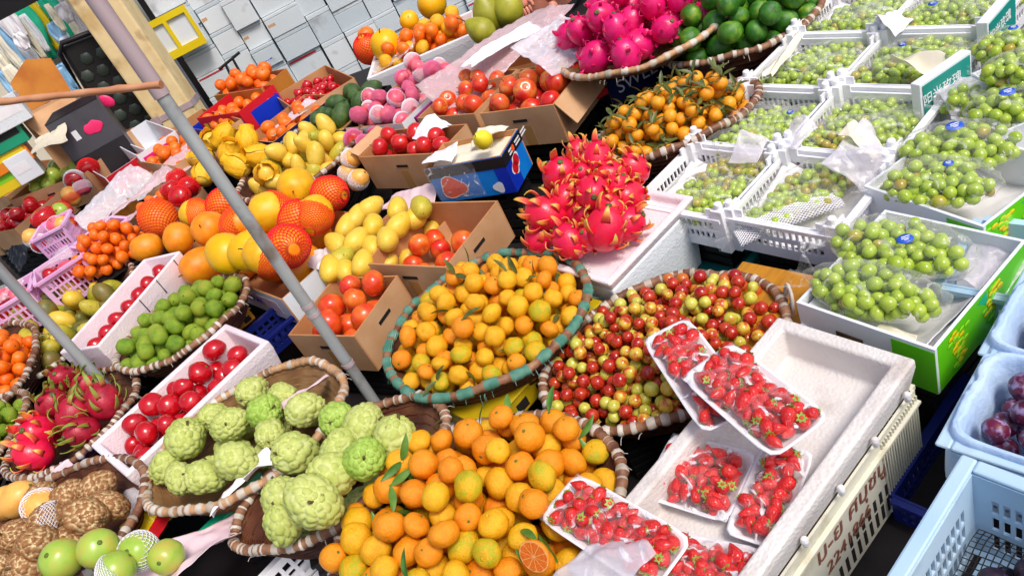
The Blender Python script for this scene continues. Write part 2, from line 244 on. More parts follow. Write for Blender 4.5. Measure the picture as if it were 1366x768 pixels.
# ------------------------------------------------------------------ mesh builder
class MB:
    def __init__(s): s.v = []; s.f = []; s.m = []; s.s = []; s.attr = []
    def add(s, vs, fs, mi=0, X=None, smooth=True, attr=None):
        o = len(s.v)
        s.v += [tuple(X @ Vector(p)) if X is not None else tuple(p) for p in vs]
        s.attr += attr if attr else [0.0]*len(vs)
        for f in fs: s.f.append(tuple(i+o for i in f)); s.m.append(mi); s.s.append(smooth)
        return s
    def box(s, x0, x1, y0, y1, z0, z1, mi=0, X=None):
        vs = [(x, y, z) for z in (z0, z1) for y in (y0, y1) for x in (x0, x1)]
        return s.add(vs, [(0, 2, 3, 1), (4, 5, 7, 6), (0, 1, 5, 4), (2, 6, 7, 3), (0, 4, 6, 2), (1, 3, 7, 5)], mi, X, False)
    def slab(s, pts, th, mi=0):                  # polygon pts with thickness th along its normal
        p = [Vector(q) for q in pts]; n = (p[1]-p[0]).cross(p[2]-p[0]).normalized()*th; k = len(p)
        vs = p+[q+n for q in p]
        fs = [tuple(reversed(range(k))), tuple(range(k, 2*k))]+[(i, (i+1) % k, k+(i+1) % k, k+i) for i in range(k)]
        return s.add(vs, fs, mi, None, False)
    def tube(s, pts, r, n=8, mi=0, closed=False, mfun=None, X=None):
        pts = [Vector(p) for p in pts]; K = len(pts); vs = []; fs = []; ms = []
        for i, p in enumerate(pts):
            a = pts[(i-1) % K] if (closed or i > 0) else p; b = pts[(i+1) % K] if (closed or i < K-1) else p
            t = (b-a).normalized(); u = t.cross(Vector((0, 0, 1)))
            if u.length < 1e-3: u = t.cross(Vector((1, 0, 0)))
            u.normalize(); w = u.cross(t); rr = r[i] if isinstance(r, (list, tuple)) else r
            for k in range(n):
                an = 2*PI*k/n; vs.append(p+(u*math.cos(an)+w*math.sin(an))*rr)
        R_ = K if closed else K-1
        for i in range(R_):
            for k in range(n):
                j = (i+1) % K; fs.append((i*n+k, i*n+(k+1) % n, j*n+(k+1) % n, j*n+k)); ms.append(mfun(i) if mfun else mi)
        o = len(s.m); s.add(vs, fs, mi, X); s.m[o:] = ms
        if not closed: s.add(vs[:n], [tuple(reversed(range(n)))], mi, X, False); s.add(vs[-n:], [tuple(range(n))], mi, X, False)
        return s
    def radial(s, fn, nu=20, nv=12, mi=0, X=None, afn=None):   # closed ball-like skin, fn(direction) -> point
        vs = []; at_ = []
        ds = [Vector((0, 0, 1))]+[Vector((math.sin(PI*j/nv)*math.cos(2*PI*i/nu), math.sin(PI*j/nv)*math.sin(2*PI*i/nu), math.cos(PI*j/nv))) for j in range(1, nv) for i in range(nu)]+[Vector((0, 0, -1))]
        for d in ds:
            r = fn(d)
            if isinstance(r, tuple): vs.append(r[0]); at_.append(r[1])
            else: vs.append(r); at_.append(0.0)
        fs = [(0, 1+i, 1+(i+1) % nu) for i in range(nu)]
        for j in range(nv-2):
            for i in range(nu):
                a = 1+j*nu+i; b = 1+j*nu+(i+1) % nu; fs.append((a, a+nu, b+nu, b))
        o = 1+(nv-2)*nu; e = len(vs)-1
        fs += [(o+i, e, o+(i+1) % nu) for i in range(nu)]
        return s.add(vs, fs, mi, X, True, at_)
    def grid(s, fn, nu, nv, mi=0, X=None, closed_u=False):
        vs = [fn(i/(nu-1 if not closed_u else nu), j/(nv-1)) for j in range(nv) for i in range(nu)]
        fs = [(j*nu+i, j*nu+(i+1) % nu, (j+1)*nu+(i+1) % nu, (j+1)*nu+i) for j in range(nv-1) for i in range(nu if closed_u else nu-1)]
        return s.add(vs, fs, mi, X)
    def lathe(s, prof, n=32, mi=0, sx=1, sy=1, X=None, wob=None):
        def fn(a, b):
            k = min(int(round(b*(len(prof)-1))), len(prof)-1); r, z = prof[k]; an = 2*PI*a; w = wob(an) if wob else 1
            return (r*sx*w*math.cos(an), r*sy*w*math.sin(an), z)
        return s.grid(fn, n, len(prof), mi, X, True)
    def mesh(s, name, mats):
        me = bpy.data.meshes.new(name); me.from_pydata(s.v, [], s.f)
        for m in (mats if isinstance(mats, (list, tuple)) else [mats]): me.materials.append(M[m] if isinstance(m, str) else m)
        me.polygons.foreach_set('material_index', s.m); me.polygons.foreach_set('use_smooth', s.s)
        if any(s.attr):
            a = me.attributes.new('groove', 'FLOAT', 'POINT'); a.data.foreach_set('value', s.attr)
        me.update(); return me

def tag(o, label=None, cat=None, group=None, kind=None):
    if label: o['label'] = label
    if cat: o['category'] = cat
    if group: o['group'] = group
    if kind: o['kind'] = kind
    return o
def link(name, data, parent=None, X=None):
    o = bpy.data.objects.new(name, data); COL.objects.link(o)
    if parent is not None: o.parent = parent; o.matrix_basis = X if X is not None else Matrix()
    elif X is not None: o.matrix_basis = X
    return o
def thing(name, label, cat, X, group=None):
    o = link(name, None, None, X); o.empty_display_size = .03; return tag(o, label, cat, group)
def obj(name, mb, mats, parent=None, X=None, bevel=0, seg=2, solid=0, sub=0):
    o = link(name, mb.mesh(name, mats), parent, X)
    if sub:
        b = o.modifiers.new('s', 'SUBSURF'); b.levels = b.render_levels = sub
    if solid:
        b = o.modifiers.new('t', 'SOLIDIFY'); b.thickness = solid; b.offset = 0
    if bevel:
        b = o.modifiers.new('b', 'BEVEL'); b.width = bevel; b.segments = seg; b.limit_method = 'ANGLE'; b.angle_limit = rad(35); b.harden_normals = False
    return o
def bake(o):                                     # freeze an object's modifiers into plain mesh data
    dg = bpy.context.evaluated_depsgraph_get(); dg.update()
    me = bpy.data.meshes.new_from_object(o.evaluated_get(dg)); return me
def text_mesh(body, size, mats, ext=.0006, shear=0.0):
    cu = bpy.data.curves.new('lettering', 'FONT'); cu.body = body; cu.size = size; cu.extrude = ext; cu.shear = shear; cu.align_x = 'CENTER'; cu.align_y = 'CENTER'
    o = link('lettering', cu); me = bake(o); bpy.data.objects.remove(o); me.materials.clear(); me.materials.append(M[mats]); return me

# ------------------------------------------------------------------ a produce prototype: mesh + child meshes
class Proto:
    def __init__(s, name, me, kids=()): s.name = name; s.me = me; s.kids = list(kids)
    def put(s, X, label, cat, group=None):
        o = link(s.name, s.me, None, X); tag(o, label, cat, group)
        for n, me, K in s.kids: link(n, me, o, K)
        return o
    def recol(s, *mats):
        me = s.me.copy(); me.materials.clear()
        for m in mats: me.materials.append(M[m])
        return Proto(s.name, me, s.kids)

def fib(n):
    out = []
    for i in range(n):
        z = 1-2*(i+.5)/n; r = math.sqrt(1-z*z); a = i*2.399963; out.append(Vector((r*math.cos(a), r*math.sin(a), z)))
    return out
def nz(p, s, o=0): return noise.noise(Vector(p)*s+Vector((o, o*1.7, o*.3)))

def round_fruit(seed, sx=1, sy=1, sz=.86, dim=.1, lump=.04, nu=20, nv=13):
    def fn(d):
        r = 1+lump*nz(d, 1.6, seed)
        r -= dim*math.exp(-((1-d.z)/.06)) + dim*.5*math.exp(-((1+d.z)/.04))
        return Vector((d.x*sx*r, d.y*sy*r, d.z*sz*r))
    return fn
def make_round(name, mats, seed=1, nub=True, **k):
    mb = MB(); mb.radial(round_fruit(seed, **k), k.get('nu', 20), k.get('nv', 13))
    if nub:
        z = k.get('sz', .86)*(1-k.get('dim', .1))
        mb.radial(lambda d: Vector((d.x*.13, d.y*.13, z+.01+d.z*.03)), 6, 4, 1)
    return Proto(name, mb.mesh(name, mats))
def leaf_mesh(nm='leaf', mats='leaf', L=1.0, W=.32, bend=.25):
    mb = MB()
    def fn(a, b):
        w = W*math.sin(PI*min(1, b*.97+.015))**.8*(1-b*.35); x = (a-.5)*w*1.0
        return (x, b*L, bend*math.sin(b*2.6)*L*.35+abs(a-.5)*w*.35)
    mb.grid(fn, 5, 8); return mb.mesh(nm, mats)
LEAF = leaf_mesh(); LEAFD = leaf_mesh('leaf', 'leaf_dry')

P = {}
MAND = [make_round('mandarin', ['mand', 'nub'], i*3+1, sz=.78+.05*i, sx=1+.04*(i % 2), lump=.08+.02*(i % 3), dim=.08+.03*(i % 2)) for i in range(5)]
P['mand'] = MAND; P['mand_y'] = [p.recol('mand_y', 'nub') for p in MAND]; P['mand_g'] = [p.recol('mand_g', 'nub') for p in MAND]
def with_leaf(p, me, n=1):
    k = []
    for i in range(n):
        k.append(('leaf', me, T(0, 0, p.me.vertices[0].co.z) @ RZ(i*2.3+rng.random()) @ RX(rad(rng.uniform(5, 40))) @ S(2.1, 2.1, 2.1)))
    return Proto(p.name, p.me, k)
JUJ = [make_round('jujube', ['jujr', 'nub'], i+7, sx=.95+.05*i, sz=1.02, dim=.08, lump=.06, nu=14, nv=9) for i in range(2)]
SMALL_MAND = [Proto('small_mandarin', p.me.copy()) for p in MAND]; P['clem'] = SMALL_MAND; P['small_mand_y'] = [p.recol('mand_y', 'nub') for p in SMALL_MAND]; P['small_mand_g'] = [p.recol('mand_g', 'nub') for p in SMALL_MAND]  # small mandarins too, same shapes, for the green rope basket
P['juj'] = {c: [p.recol(c, 'nub') for p in JUJ] for c in ('jujr', 'jujm', 'jujy')}
P['lime'] = [make_round('lime', ['lime', 'nub'], i+20, sz=1.0+.09*i, dim=-.06, lump=.08, nu=16, nv=11) for i in range(3)]
P['gor'] = [make_round('green_orange', ['gor', 'nub'], i+30, sz=.9, nu=18, nv=12) for i in range(2)]
P['kum'] = [make_round('small_orange', ['kum', 'nub'], i+40, sz=.92, nu=14, nv=10) for i in range(2)]
P['tang'] = [make_round('tangerine', ['tang', 'nub'], i+50, sz=.86, nu=14, nv=10) for i in range(2)]
P['avo'] = [make_round('avocado', ['avo', 'nub'], 60, sz=1.3, sx=.92, sy=.92, dim=-.05, lump=.06)]
P['plum'] = [make_round('plum', ['plum', 'nub'], i+64, sz=.95, dim=.12) for i in range(2)]
P['plum_d'] = [p.recol('plum_d', 'nub') for p in P['plum']]
P['tom'] = [make_round('red_apple', ['tom', 'nub'], i+70, sz=.86, dim=.12, lump=.07) for i in range(2)]
def apple(seed, m):
    def fn(d):
        r = 1+.04*nz(d, 1.4, seed); r *= 1-.06*(1-d.z)*.5
        rr = r-.22*math.exp(-((1-d.z)/.05))-.1*math.exp(-((1+d.z)/.05))
        return Vector((d.x*r, d.y*r, d.z*.9*rr))
    mb = MB(); mb.radial(fn, 20, 14); me = mb.mesh('apple', [m])
    st = MB(); st.tube([(0, 0, .62), (.03, .01, .85), (.09, .02, 1.05)], [.035, .03, .04], 6)
    return Proto('apple', me, [('stem', st.mesh('stem', 'stem'), Matrix())])
for k in ('apple', 'apple_r', 'apple_o', 'apple_p'): P[k] = [apple(i+1, k) for i in range(2)]
def mango(seed, m, nm='mango'):
    def fn(d):
        x = d.x*1.38; y = d.y*.86; z = d.z*.9
        y += .16*(d.x*d.x)-.05; k = 1+.14*d.x*-1*abs(d.y)+.03*nz(d, 2, seed)
        return Vector((x, y*k, z*k*(1-.12*d.x)))
    mb = MB(); mb.radial(fn, 20, 14, 0, RZ(.3*seed)); mb.tube([(1.33, .1, 0), (1.44, .12, .02)], .045, 6, 1)
    return Proto(nm, mb.mesh(nm, [m, 'stem']))
for k in ('mango', 'mango_g', 'mango_d'): P[k] = [mango(i, k) for i in range(2)]
def sugar(seed, m, conic=.25, n=110, sx=1, sz=1.06, gw=1.0):
    r0 = random.Random(seed); jit = .42*math.sqrt(4*PI/n)
    pts = []
    for q in fib(n):
        q = Vector((q.x+r0.uniform(-jit, jit), q.y+r0.uniform(-jit, jit), q.z+r0.uniform(-jit, jit)*.8)).normalized(); pts.append((q, r0.uniform(.75, 1.2)))
    ok = math.sqrt(4/n)*1.05
    def fn(d):
        a1 = a2 = 9
        for q, k in pts:
            a = math.acos(max(-1, min(1, q.dot(d))))/k
            if a < a1: a1, a2 = a, a1
            elif a < a2: a2 = a
        e = min(1, (a2-a1)/(ok*.75)); h = e*(2-e)             # 0 in the seam between two carpels, 1 on a carpel
        r = .87+.135*h+.11*nz(d, 1.3, seed)+.03*nz(d, 3.5, seed)
        r *= 1-conic*.5*d.z-.12*math.exp(-((1-d.z)/.05))
        return (Vector((d.x*r*sx, d.y*r, d.z*r*sz)), gw*max(0, 1-e*2.4))
    mb = MB(); mb.radial(fn, 64, 42); st = MB(); z = sz*(1-conic*.5)*.9; st.tube([(0, 0, z-.12), (.02, .03, z), (.08, .05, z+.14)], [.09, .06, .07], 7)
    return Proto('sugar_apple', mb.mesh('sugar_apple', [m]), [('stem', st.mesh('stem', 'stem'), Matrix())])
P['sug'] = [sugar(1, 'sug', .45, 74, 1.0, 1.25, .6), sugar(2, 'sug', .55, 66, .92, 1.15, .6), sugar(3, 'sug', .35, 82, 1.2, 1.05, .6)]
P['sug_g'] = [sugar(4, 'sug_g', .3, 80, 1.0, 1.02, .6)]; P['sug_b'] = [p.recol('sug_b') for p in (sugar(5, 'sug_b', .45, 120, 1, 1.25, 1.15), sugar(6, 'sug_b', .35, 140, .9, 1.35, 1.15))]
def strawberry(seed):
    def fn(d):
        t = (d.z+1)/2; w = (.24+.92*t**.75)*(1-.12*max(0, d.z))
        k = 1+.10*nz(d, 1.3, seed); return Vector((d.x*w*k, d.y*w*k*.92, d.z*1.22+.05*nz(d, 2, seed)))
    mb = MB(); mb.radial(fn, 16, 12)
    cx = MB()
    for i in range(7):
        a = i*2*PI/7+rng.uniform(-.2, .2); L = rng.uniform(.55, .8); X = RZ(a)
        cx.add([(0, -.12, 1.14), (0, .12, 1.14), (L*.55, .17, 1.2), (L*.55, -.17, 1.2), (L, 0, 1.12+rng.uniform(-.1, .25))], [(0, 3, 2, 1), (3, 4, 2)], 0, X)
    cx.tube([(0, 0, 1.1), (.05, 0, 1.4)], .06, 5)
    return Proto('strawberry', mb.mesh('strawberry', ['straw']), [('calyx', cx.mesh('calyx', 'calyx'), Matrix())])
P['straw'] = [strawberry(i) for i in range(3)]
def dragon(seed, ms, mb_, nb, L=.62, W=.2, lim=.55):
    r0 = random.Random(seed)
    def fn(d):
        r = 1+.05*nz(d, 2.2, seed); return Vector((d.x*r*.92, d.y*r*.92, d.z*1.12*r))
    body = MB(); body.radial(fn, 20, 14); kids = []
    ba = []
    for i in range(2):
        m2 = MB()
        def bf(a, b, i=i):
            w = W*(1-b)**.7*(1+.4*b); x = (a-.5)*2*w
            return (x, .10+.30*math.sin(b*1.9)*(1+.5*i)+(-.35*b*b if i else 0), b*L-.05-abs(a-.5)*.0)
        m2.grid(bf, 5, 7); ba.append(m2)
    bme = []
    for m2 in ba:
        o = link('bract', m2.mesh('bract', [mb_])); s = o.modifiers.new('s', 'SOLIDIFY'); s.thickness = .05; s.offset = -1
        me = bake(o); bpy.data.objects.remove(o); bme.append(me)
    for i in range(nb):
        z = .92-1.7*(i+.5)/nb; a = i*2.4+r0.uniform(-.2, .2); rr = math.sqrt(max(.05, 1-z*z))*.9
        up_ = 1 if z > -.9 else 1
        sc = r0.uniform(.75, 1.1)
        X = RZ(a) @ T(0, rr-.12, z*1.1) @ RX(math.atan2(z, rr)*.55-.1) @ S(sc)
        kids.append(('bract', bme[i % 2], X))
    top = MB(); top.lathe([(.02, 1.0), (.12, 1.06), (.16, 1.16), (.09, 1.2), (.0, 1.14)], 10)
    kids.append(('calyx_end', top.mesh('calyx_end', 'leaf_dry'), Matrix()))
    return Proto('dragon_fruit', body.mesh('dragon_fruit', [ms]), kids)
P['drg'] = [dragon(1, 'dragon', 'bract', 16, .72, .21), dragon(2, 'dragon', 'bract', 19, .62, .19)]
P['drk'] = [dragon(5, 'dragon_k', 'bract_k', 16, .8, .17), dragon(6, 'dragon_k', 'bract_k', 18, .95, .15)]
P['drm'] = [dragon(3, 'dragon_m', 'bract_m', 14, .42, .15), dragon(4, 'dragon_m', 'bract_m', 12, .36, .15)]

def net_mesh(nm, m, nu, nv, z0, z1, fn, th=.035):
    """diamond lattice sleeve of soft foam between heights z0 and z1 of the body fn(direction)"""
    mb = MB(); vs = []; fs = []
    for j in range(nv+1):
        zz = z0+(z1-z0)*j/nv; rr = math.sqrt(max(.02, 1-zz*zz))
        for i in range(nu):
            a = 2*PI*(i+.5*(j % 2))/nu; d = Vector((rr*math.cos(a), rr*math.sin(a), zz)); vs.append(fn(d)*1.045)
    for j in range(nv-1):
        for i in range(nu):
            if j % 2 == 0: q = (j*nu+i, (j+1)*nu+i, (j+2)*nu+i, (j+1)*nu+(i-1) % nu)
            else: q = (j*nu+i, (j+1)*nu+(i+1) % nu, (j+2)*nu+i, (j+1)*nu+i)
            fs.append(q)
    mb.add(vs, fs); o = link(nm, mb.mesh(nm, [m])); w = o.modifiers.new('w', 'WIREFRAME'); w.thickness = th; w.use_even_offset = False
    me = bake(o); bpy.data.objects.remove(o); return me
def melon(seed, m, net=None, z0=-.95, z1=.4):
    fn = round_fruit(seed, 1, 1, 1.15, .06, .05)
    mb = MB(); mb.radial(fn, 24, 16); mb.tube([(0, 0, 1.05), (.03, .02, 1.2), (.1, .03, 1.3)], .035, 6, 1)
    k = [('foam_net', net_mesh('foam_net', net, 22, 22, z0, z1, fn, .05), Matrix())] if net else []
    return Proto('melon', mb.mesh('melon', [m, 'stem']), k)
P['mel'] = [melon(1, 'mel')]; P['mel_y_o'] = [melon(2, 'mel', 'net_o', -.97, .1)]; P['mel_o_o'] = [melon(3, 'mel_o', 'net_o', -.97, .75)]
P['mel_o'] = [melon(5, 'mel_o')]; P['mel_red'] = [melon(4, 'mel_o', 'net_r', -.97, .97)]; P['mel_v'] = [melon(6, 'mel_v')]
def netted(base, m, z0, z1, fn=None):
    p = base; fn = fn or round_fruit(3, 1, 1, .95, .08, .04)
    return Proto(p.name, p.me, list(p.kids)+[('foam_net', net_mesh('foam_net', m, 20, 16, z0, z1, fn, .05), Matrix())])
P['pink_n'] = [netted(P['apple_p'][0], 'net_p', -.95, .3), P['apple_p'][1], netted(P['apple_p'][1], 'net_w', -.95, .35)]
def wrapped(seed):
    mb = MB(); mb.radial(lambda d: Vector((d.x*1.0, d.y*.95, d.z*1.15)), 16, 10)
    r0 = random.Random(seed); kids = []
    for i in range(6):
        pm = MB(); a = i*PI/3+r0.uniform(-.3, .3); ph = r0.uniform(0, 9)
        def pf(u, v, a=a, ph=ph):
            an = a+(u-.5)*1.25; r = 1.06+.5*max(0, v-.55)**1.2+.06*math.sin(9*u+ph+5*v); z = -1.0+v*2.4
            k = math.sqrt(max(.1, 1-(min(1, max(-1, z/1.25)))**2)); r *= max(k, .55 if v > .5 else .3); return (r*math.cos(an), r*math.sin(an), z)
        pm.grid(pf, 6, 8); kids.append(('paper_petal', pm.mesh('paper_petal', 'paper_y'), Matrix()))
    return Proto('wrapped_mango', mb.mesh('wrapped_mango', ['mango']), kids)
P['wrap'] = [wrapped(1), wrapped(2)]
def pear(seed, m, nm='pear'):
    def fn(d):
        t = (1+d.z)/2; w = 1-.5*t**2.2; return Vector((d.x*w, d.y*w, d.z*1.2))*(1+.03*nz(d, 2, seed))
    mb = MB(); mb.radial(fn, 18, 13); st = MB(); st.tube([(0, 0, 1.1), (.08, .03, 1.5), (.25, .1, 1.75)], [.05, .035, .05], 6)
    return Proto(nm, mb.mesh(nm, [m]), [('stem', st.mesh('stem', 'stem'), Matrix())])
P['pear'] = [pear(1, 'pear')]; P['pom'] = [pear(2, 'pom', 'pomelo')]
mb = MB(); mb.radial(lambda d: Vector((d.x, d.y, min(d.z, 0)*.85)), 22, 12, 0)
for k in range(10):
    a0 = k*2*PI/10
    mb.add([(0.06*math.cos(a0+.31), .06*math.sin(a0+.31), .012)]+[(r_*math.cos(a0+.31+w_), r_*math.sin(a0+.31+w_), z_) for r_, w_, z_ in ((.45, -.26, .03), (.88, -.285, .02), (.93, 0, .03), (.88, .285, .02), (.45, .26, .03))], [(0, 1, 2, 3, 4, 5)], 1)
mb.add([(.97*math.cos(i*PI/12), .97*math.sin(i*PI/12), .005) for i in range(24)], [tuple(range(24))], 2, None, False)
P['half'] = [Proto('halved_mandarin', mb.mesh('halved_mandarin', ['mand', 'flesh', 'pith']))]

# ------------------------------------------------------------------ heaps: drop fruit by fruit, each rests on what is below
def heap(sample, floor, r, n, dome=0.0, k=14, rv=.12, pack=.93, zmax=None):
    pts = []; miss = 0; cells = {}; cs = 2.4*r
    for _ in range(n):
        best = None; rr = r*(1+rng.uniform(-rv, rv))
        for c in range(k):
            x, y, rho = sample(); z = floor(x, y)+rr
            ci, cj = int(x//cs), int(y//cs)
            for di in (-1, 0, 1):
                for dj in (-1, 0, 1):
                    for (a, b, zz, r2) in cells.get((ci+di, cj+dj), ()):
                        d2 = (x-a)**2+(y-b)**2; s = (rr+r2)*pack
                        if d2 < s*s: z = max(z, zz+math.sqrt(s*s-d2))
            sc = z+dome*rho*rho
            if best is None or sc < best[0]: best = (sc, x, y, z, rr)
        _, x, y, z, rr = best
        if zmax is not None and z > zmax:
            miss += 1
            if miss > 25: break
            continue
        cells.setdefault((int(x//cs), int(y//cs)), []).append((x, y, z, rr)); pts.append((x, y, z, rr))
    return pts
def ell_sample(a, b):
    def f():
        an = rng.uniform(0, 2*PI); q = math.sqrt(rng.random()); return a*q*math.cos(an), b*q*math.sin(an), q
    return f
def rect_sample(sx, sy):
    def f():
        x = rng.uniform(-1, 1); y = rng.uniform(-1, 1); return x*sx, y*sy, max(abs(x), abs(y))
    return f
def fill(X, pts, kinds, group, cat, leafy=0, leafme=None, aim=None):
    """kinds: list of (weight, protos, label)"""
    tot = sum(k[0] for k in kinds)
    for (x, y, z, r) in pts:
        q = rng.uniform(0, tot)
        for w, pr, lab in kinds:
            q -= w
            if q <= 0: break
        p = rng.choice(pr)
        if leafy and rng.random() < leafy: p = with_leaf(p, leafme or LEAF, rng.choice((1, 1, 2)) if leafy < .8 else rng.choice((2, 3, 4)))
        if aim is None: Rm = rrot() 
        else: Rm = RZ(rng.uniform(0, 6.28)) @ RX(rng.gauss(0, aim)) @ RZ(rng.uniform(0, 6.28))
        p.put(MP @ X @ T(x, y, z) @ Rm @ S(r), lab, cat, group)
M['mango_gg'] = mat('mango_round_green', ['#8fb43a', '#a6c04a', '#c0b04a'], 1.2, .3, .3, None, coat=.2)
M['mango_o'] = mat('mango_orange', ['#f0a84a', '#f4b85c', '#f09a3c'], 1.2, .4, .3)
P['gm'] = [make_round('green_mango', ['mango_gg', 'nub'], 91, sz=1.0, dim=.04, lump=.04)]
P['apple_om'] = [make_round('orange_mango', ['mango_o', 'nub'], 92, sz=1.25, dim=.0, lump=.05)]
# ------------------------------------------------------------------ containers
TB = -0.32                                       # top of the stall table below the display plane
def frame(c, rz): return T(c) @ RZ(rz)
def rect(A, B, C, w):
    a, b, c = at(*A, w), at(*B, w), at(*C, w); x = b-a; sx = x.length; x = x.normalized(); y = Vector((-x.y, x.x, 0)); sy = (c-b).dot(y)
    ctr = (a+b)/2+y*sy/2; return ctr, sx, abs(sy), math.atan2(x.y, x.x)
NPROP = [0]
PROPG = 'dark crates propping up the display'
def prop(X, sx, sy, zb, what):
    """a dark upturned crate on the table carrying a container whose bottom is at height zb"""
    c = X.translation; h = zb-TB
    if h < .03: return
    R0 = RZ(math.atan2(X[1][0], X[0][0]))
    t = thing('support_crate', ' '.join(('dark upturned crate under '+what).split()[:16]), 'crate', MP @ T(c.x, c.y, TB) @ R0, PROPG)
    mb = MB(); q = .012; hx, hy = sx/2*.8, sy/2*.8
    mb.box(-hx, hx, -hy, hy, h-q, h-.003)
    for i in range(5):
        z = (h-.03)*i/5
        mb.box(-hx, hx, -hy, -hy+q, z, z+(h-.03)/5*.7); mb.box(-hx, hx, hy-q, hy, z, z+(h-.03)/5*.7)
        mb.box(-hx, -hx+q, -hy+q, hy-q, z, z+(h-.03)/5*.7); mb.box(hx-q, hx, -hy+q, hy-q, z, z+(h-.03)/5*.7)
    obj('slats', mb, 'dark', t)
    for a in (-1, 1):
        for b in (-1, 1): obj('corner_post', MB().box(a*(hx-.02)-.015, a*(hx-.02)+.015, b*(hy-.02)-.015, b*(hy-.02)+.015, .001, h-q-.001), 'dark', t)

def basket(L, R_, Tp, B, w, h, label, what, style='brown', fl=.5, tilt=None, loop=None, seed=0, group='woven bamboo baskets of fruit', props=True, nstripe=None, minor=None):
    l, r, t_, b_ = at(*L, w), at(*R_, w), at(*Tp, w), at(*B, w)
    x = (r-l); a = x.length/2; x.normalize(); y = Vector((-x.y, x.x, 0)); c = (l+r)/4+(t_+b_)/4
    bs = []
    for p in (t_, b_):
        d = p-c; q = min(.8, abs(d.dot(x))/a); bs.append(abs(d.dot(y))/math.sqrt(1-q*q))
    if minor: b = minor; c = (l+r)/2
    else: b = sum(bs)/2
    rz = math.atan2(x.y, x.x)
    X = T(c.x, c.y, w-h) @ RZ(rz)
    if tilt: X = T(c.x, c.y, w) @ RZ(rz) @ RX(tilt[0]) @ RY(tilt[1]) @ T(0, 0, -h)
    t = thing('woven_basket', label, 'basket', MP @ X, group)
    r0 = random.Random(seed+5); wob = lambda an: 1+.015*math.sin(3*an+seed)+.01*math.sin(7*an+seed*2)
    k = 1 if style != 'light' else 1
    bm = {'brown': 'wicker', 'light': 'wicker_l', 'green': 'wicker'}[style]
    prof = [(0, .012), (.3, .011), (.6, .012), (.72, .02), (.82, h*.35), (.91, h*.7), (.985, h), (1.0, h), (.925, h*.66), (.83, h*.3), (.73, 0), (.4, 0), (0, 0)]
    mb = MB(); mb.lathe(prof, 48, 0, a, b, None, wob); obj('basket_body', mb, bm, t)
    # ribs woven round the outside
    rb = MB()
    for j in range(5):
        q = (j+.6)/5.4; rr = .74+.26*q
        rb.tube([(a*rr*wob(2*PI*i/40)*1.01*math.cos(2*PI*i/40), b*rr*wob(2*PI*i/40)*1.01*math.sin(2*PI*i/40), h*q+.002*(i % 2)) for i in range(40)], .0055, 5, 0, True)
    obj('woven_band', rb, bm, t)
    n = 300; rm = MB(); st = []; i = 0; wr = 'wrap_g' if style == 'green' else 'wrap_w'
    while i < n:
        g = r0.randint(2, 5); s = r0.randint(1, 3) if style != 'green' else r0.randint(4, 9); st += [0]*g+[1]*s; i += g+s
    rr = [.0115+(.0022 if st[i] else 0)+r0.uniform(-.0016, .0016) for i in range(n)]
    rm.tube([(a*wob(2*PI*i/n)*math.cos(2*PI*i/n), b*wob(2*PI*i/n)*math.sin(2*PI*i/n), h+.003+.004*math.sin(4*2*PI*i/n+seed)+.0025*math.sin(11*2*PI*i/n+seed*3)) for i in range(n)], rr, 8, 0, True, lambda i: st[i])
    # frayed ends of the strapping belong to the rim
    for i in range(12 if style != 'green' else 70):
        an = r0.uniform(0, 2*PI); p = Vector((a*1.03*math.cos(an), b*1.03*math.sin(an), h-.004)); dd = Vector((math.cos(an)*r0.uniform(.2, 1), math.sin(an)*r0.uniform(.2, 1), r0.uniform(-1.2, .2))).normalized()*r0.uniform(.010, .024)
        rm.tube([p, p+dd*.5+Vector((0, 0, .004)), p+dd], .0009, 4, 1)
    obj('rim', rm, ['rim_t' if style == 'light' else 'rim_d', wr], t)
    if loop is not None:
        lp = MB()
        for dq in (-.035, .035):
            p = Vector((a*math.cos(loop+dq), b*math.sin(loop+dq), h)); tx = Vector((-math.sin(loop), math.cos(loop), 0)); nn = Vector((math.cos(loop), math.sin(loop), 0))
            lp.tube([p+tx*.025*math.cos(q*PI/8)+nn*(.012+.01*math.sin(q*PI/8))+Vector((0, 0, .055*math.sin(q*PI/8)-.01)) for q in range(-2, 11)], .004, 6)
        obj('handle_loop', lp, 'wrap_w', t)
    if props and not tilt: prop(X, a*1.5, b*1.5, w-h, what)
    def floor(px, py):
        q = math.sqrt((px/a)**2+(py/b)**2); return .014 if q < .72 else .014+(q-.72)/.28*h*.95
    return X, a, b, floor

def fruit_heap(bk, r, n, dome, kinds, group, cat, leafy=0, leafme=None, fs=.9, flr=None, aim=None, k=14, zmax=None):
    X, a, b, floor = bk
    pts = shown(X, heap(ell_sample(a*fs, b*fs), flr or floor, r, n, dome, k, zmax=zmax))
    fill(X, pts, kinds, group, cat, leafy, leafme, aim); return pts

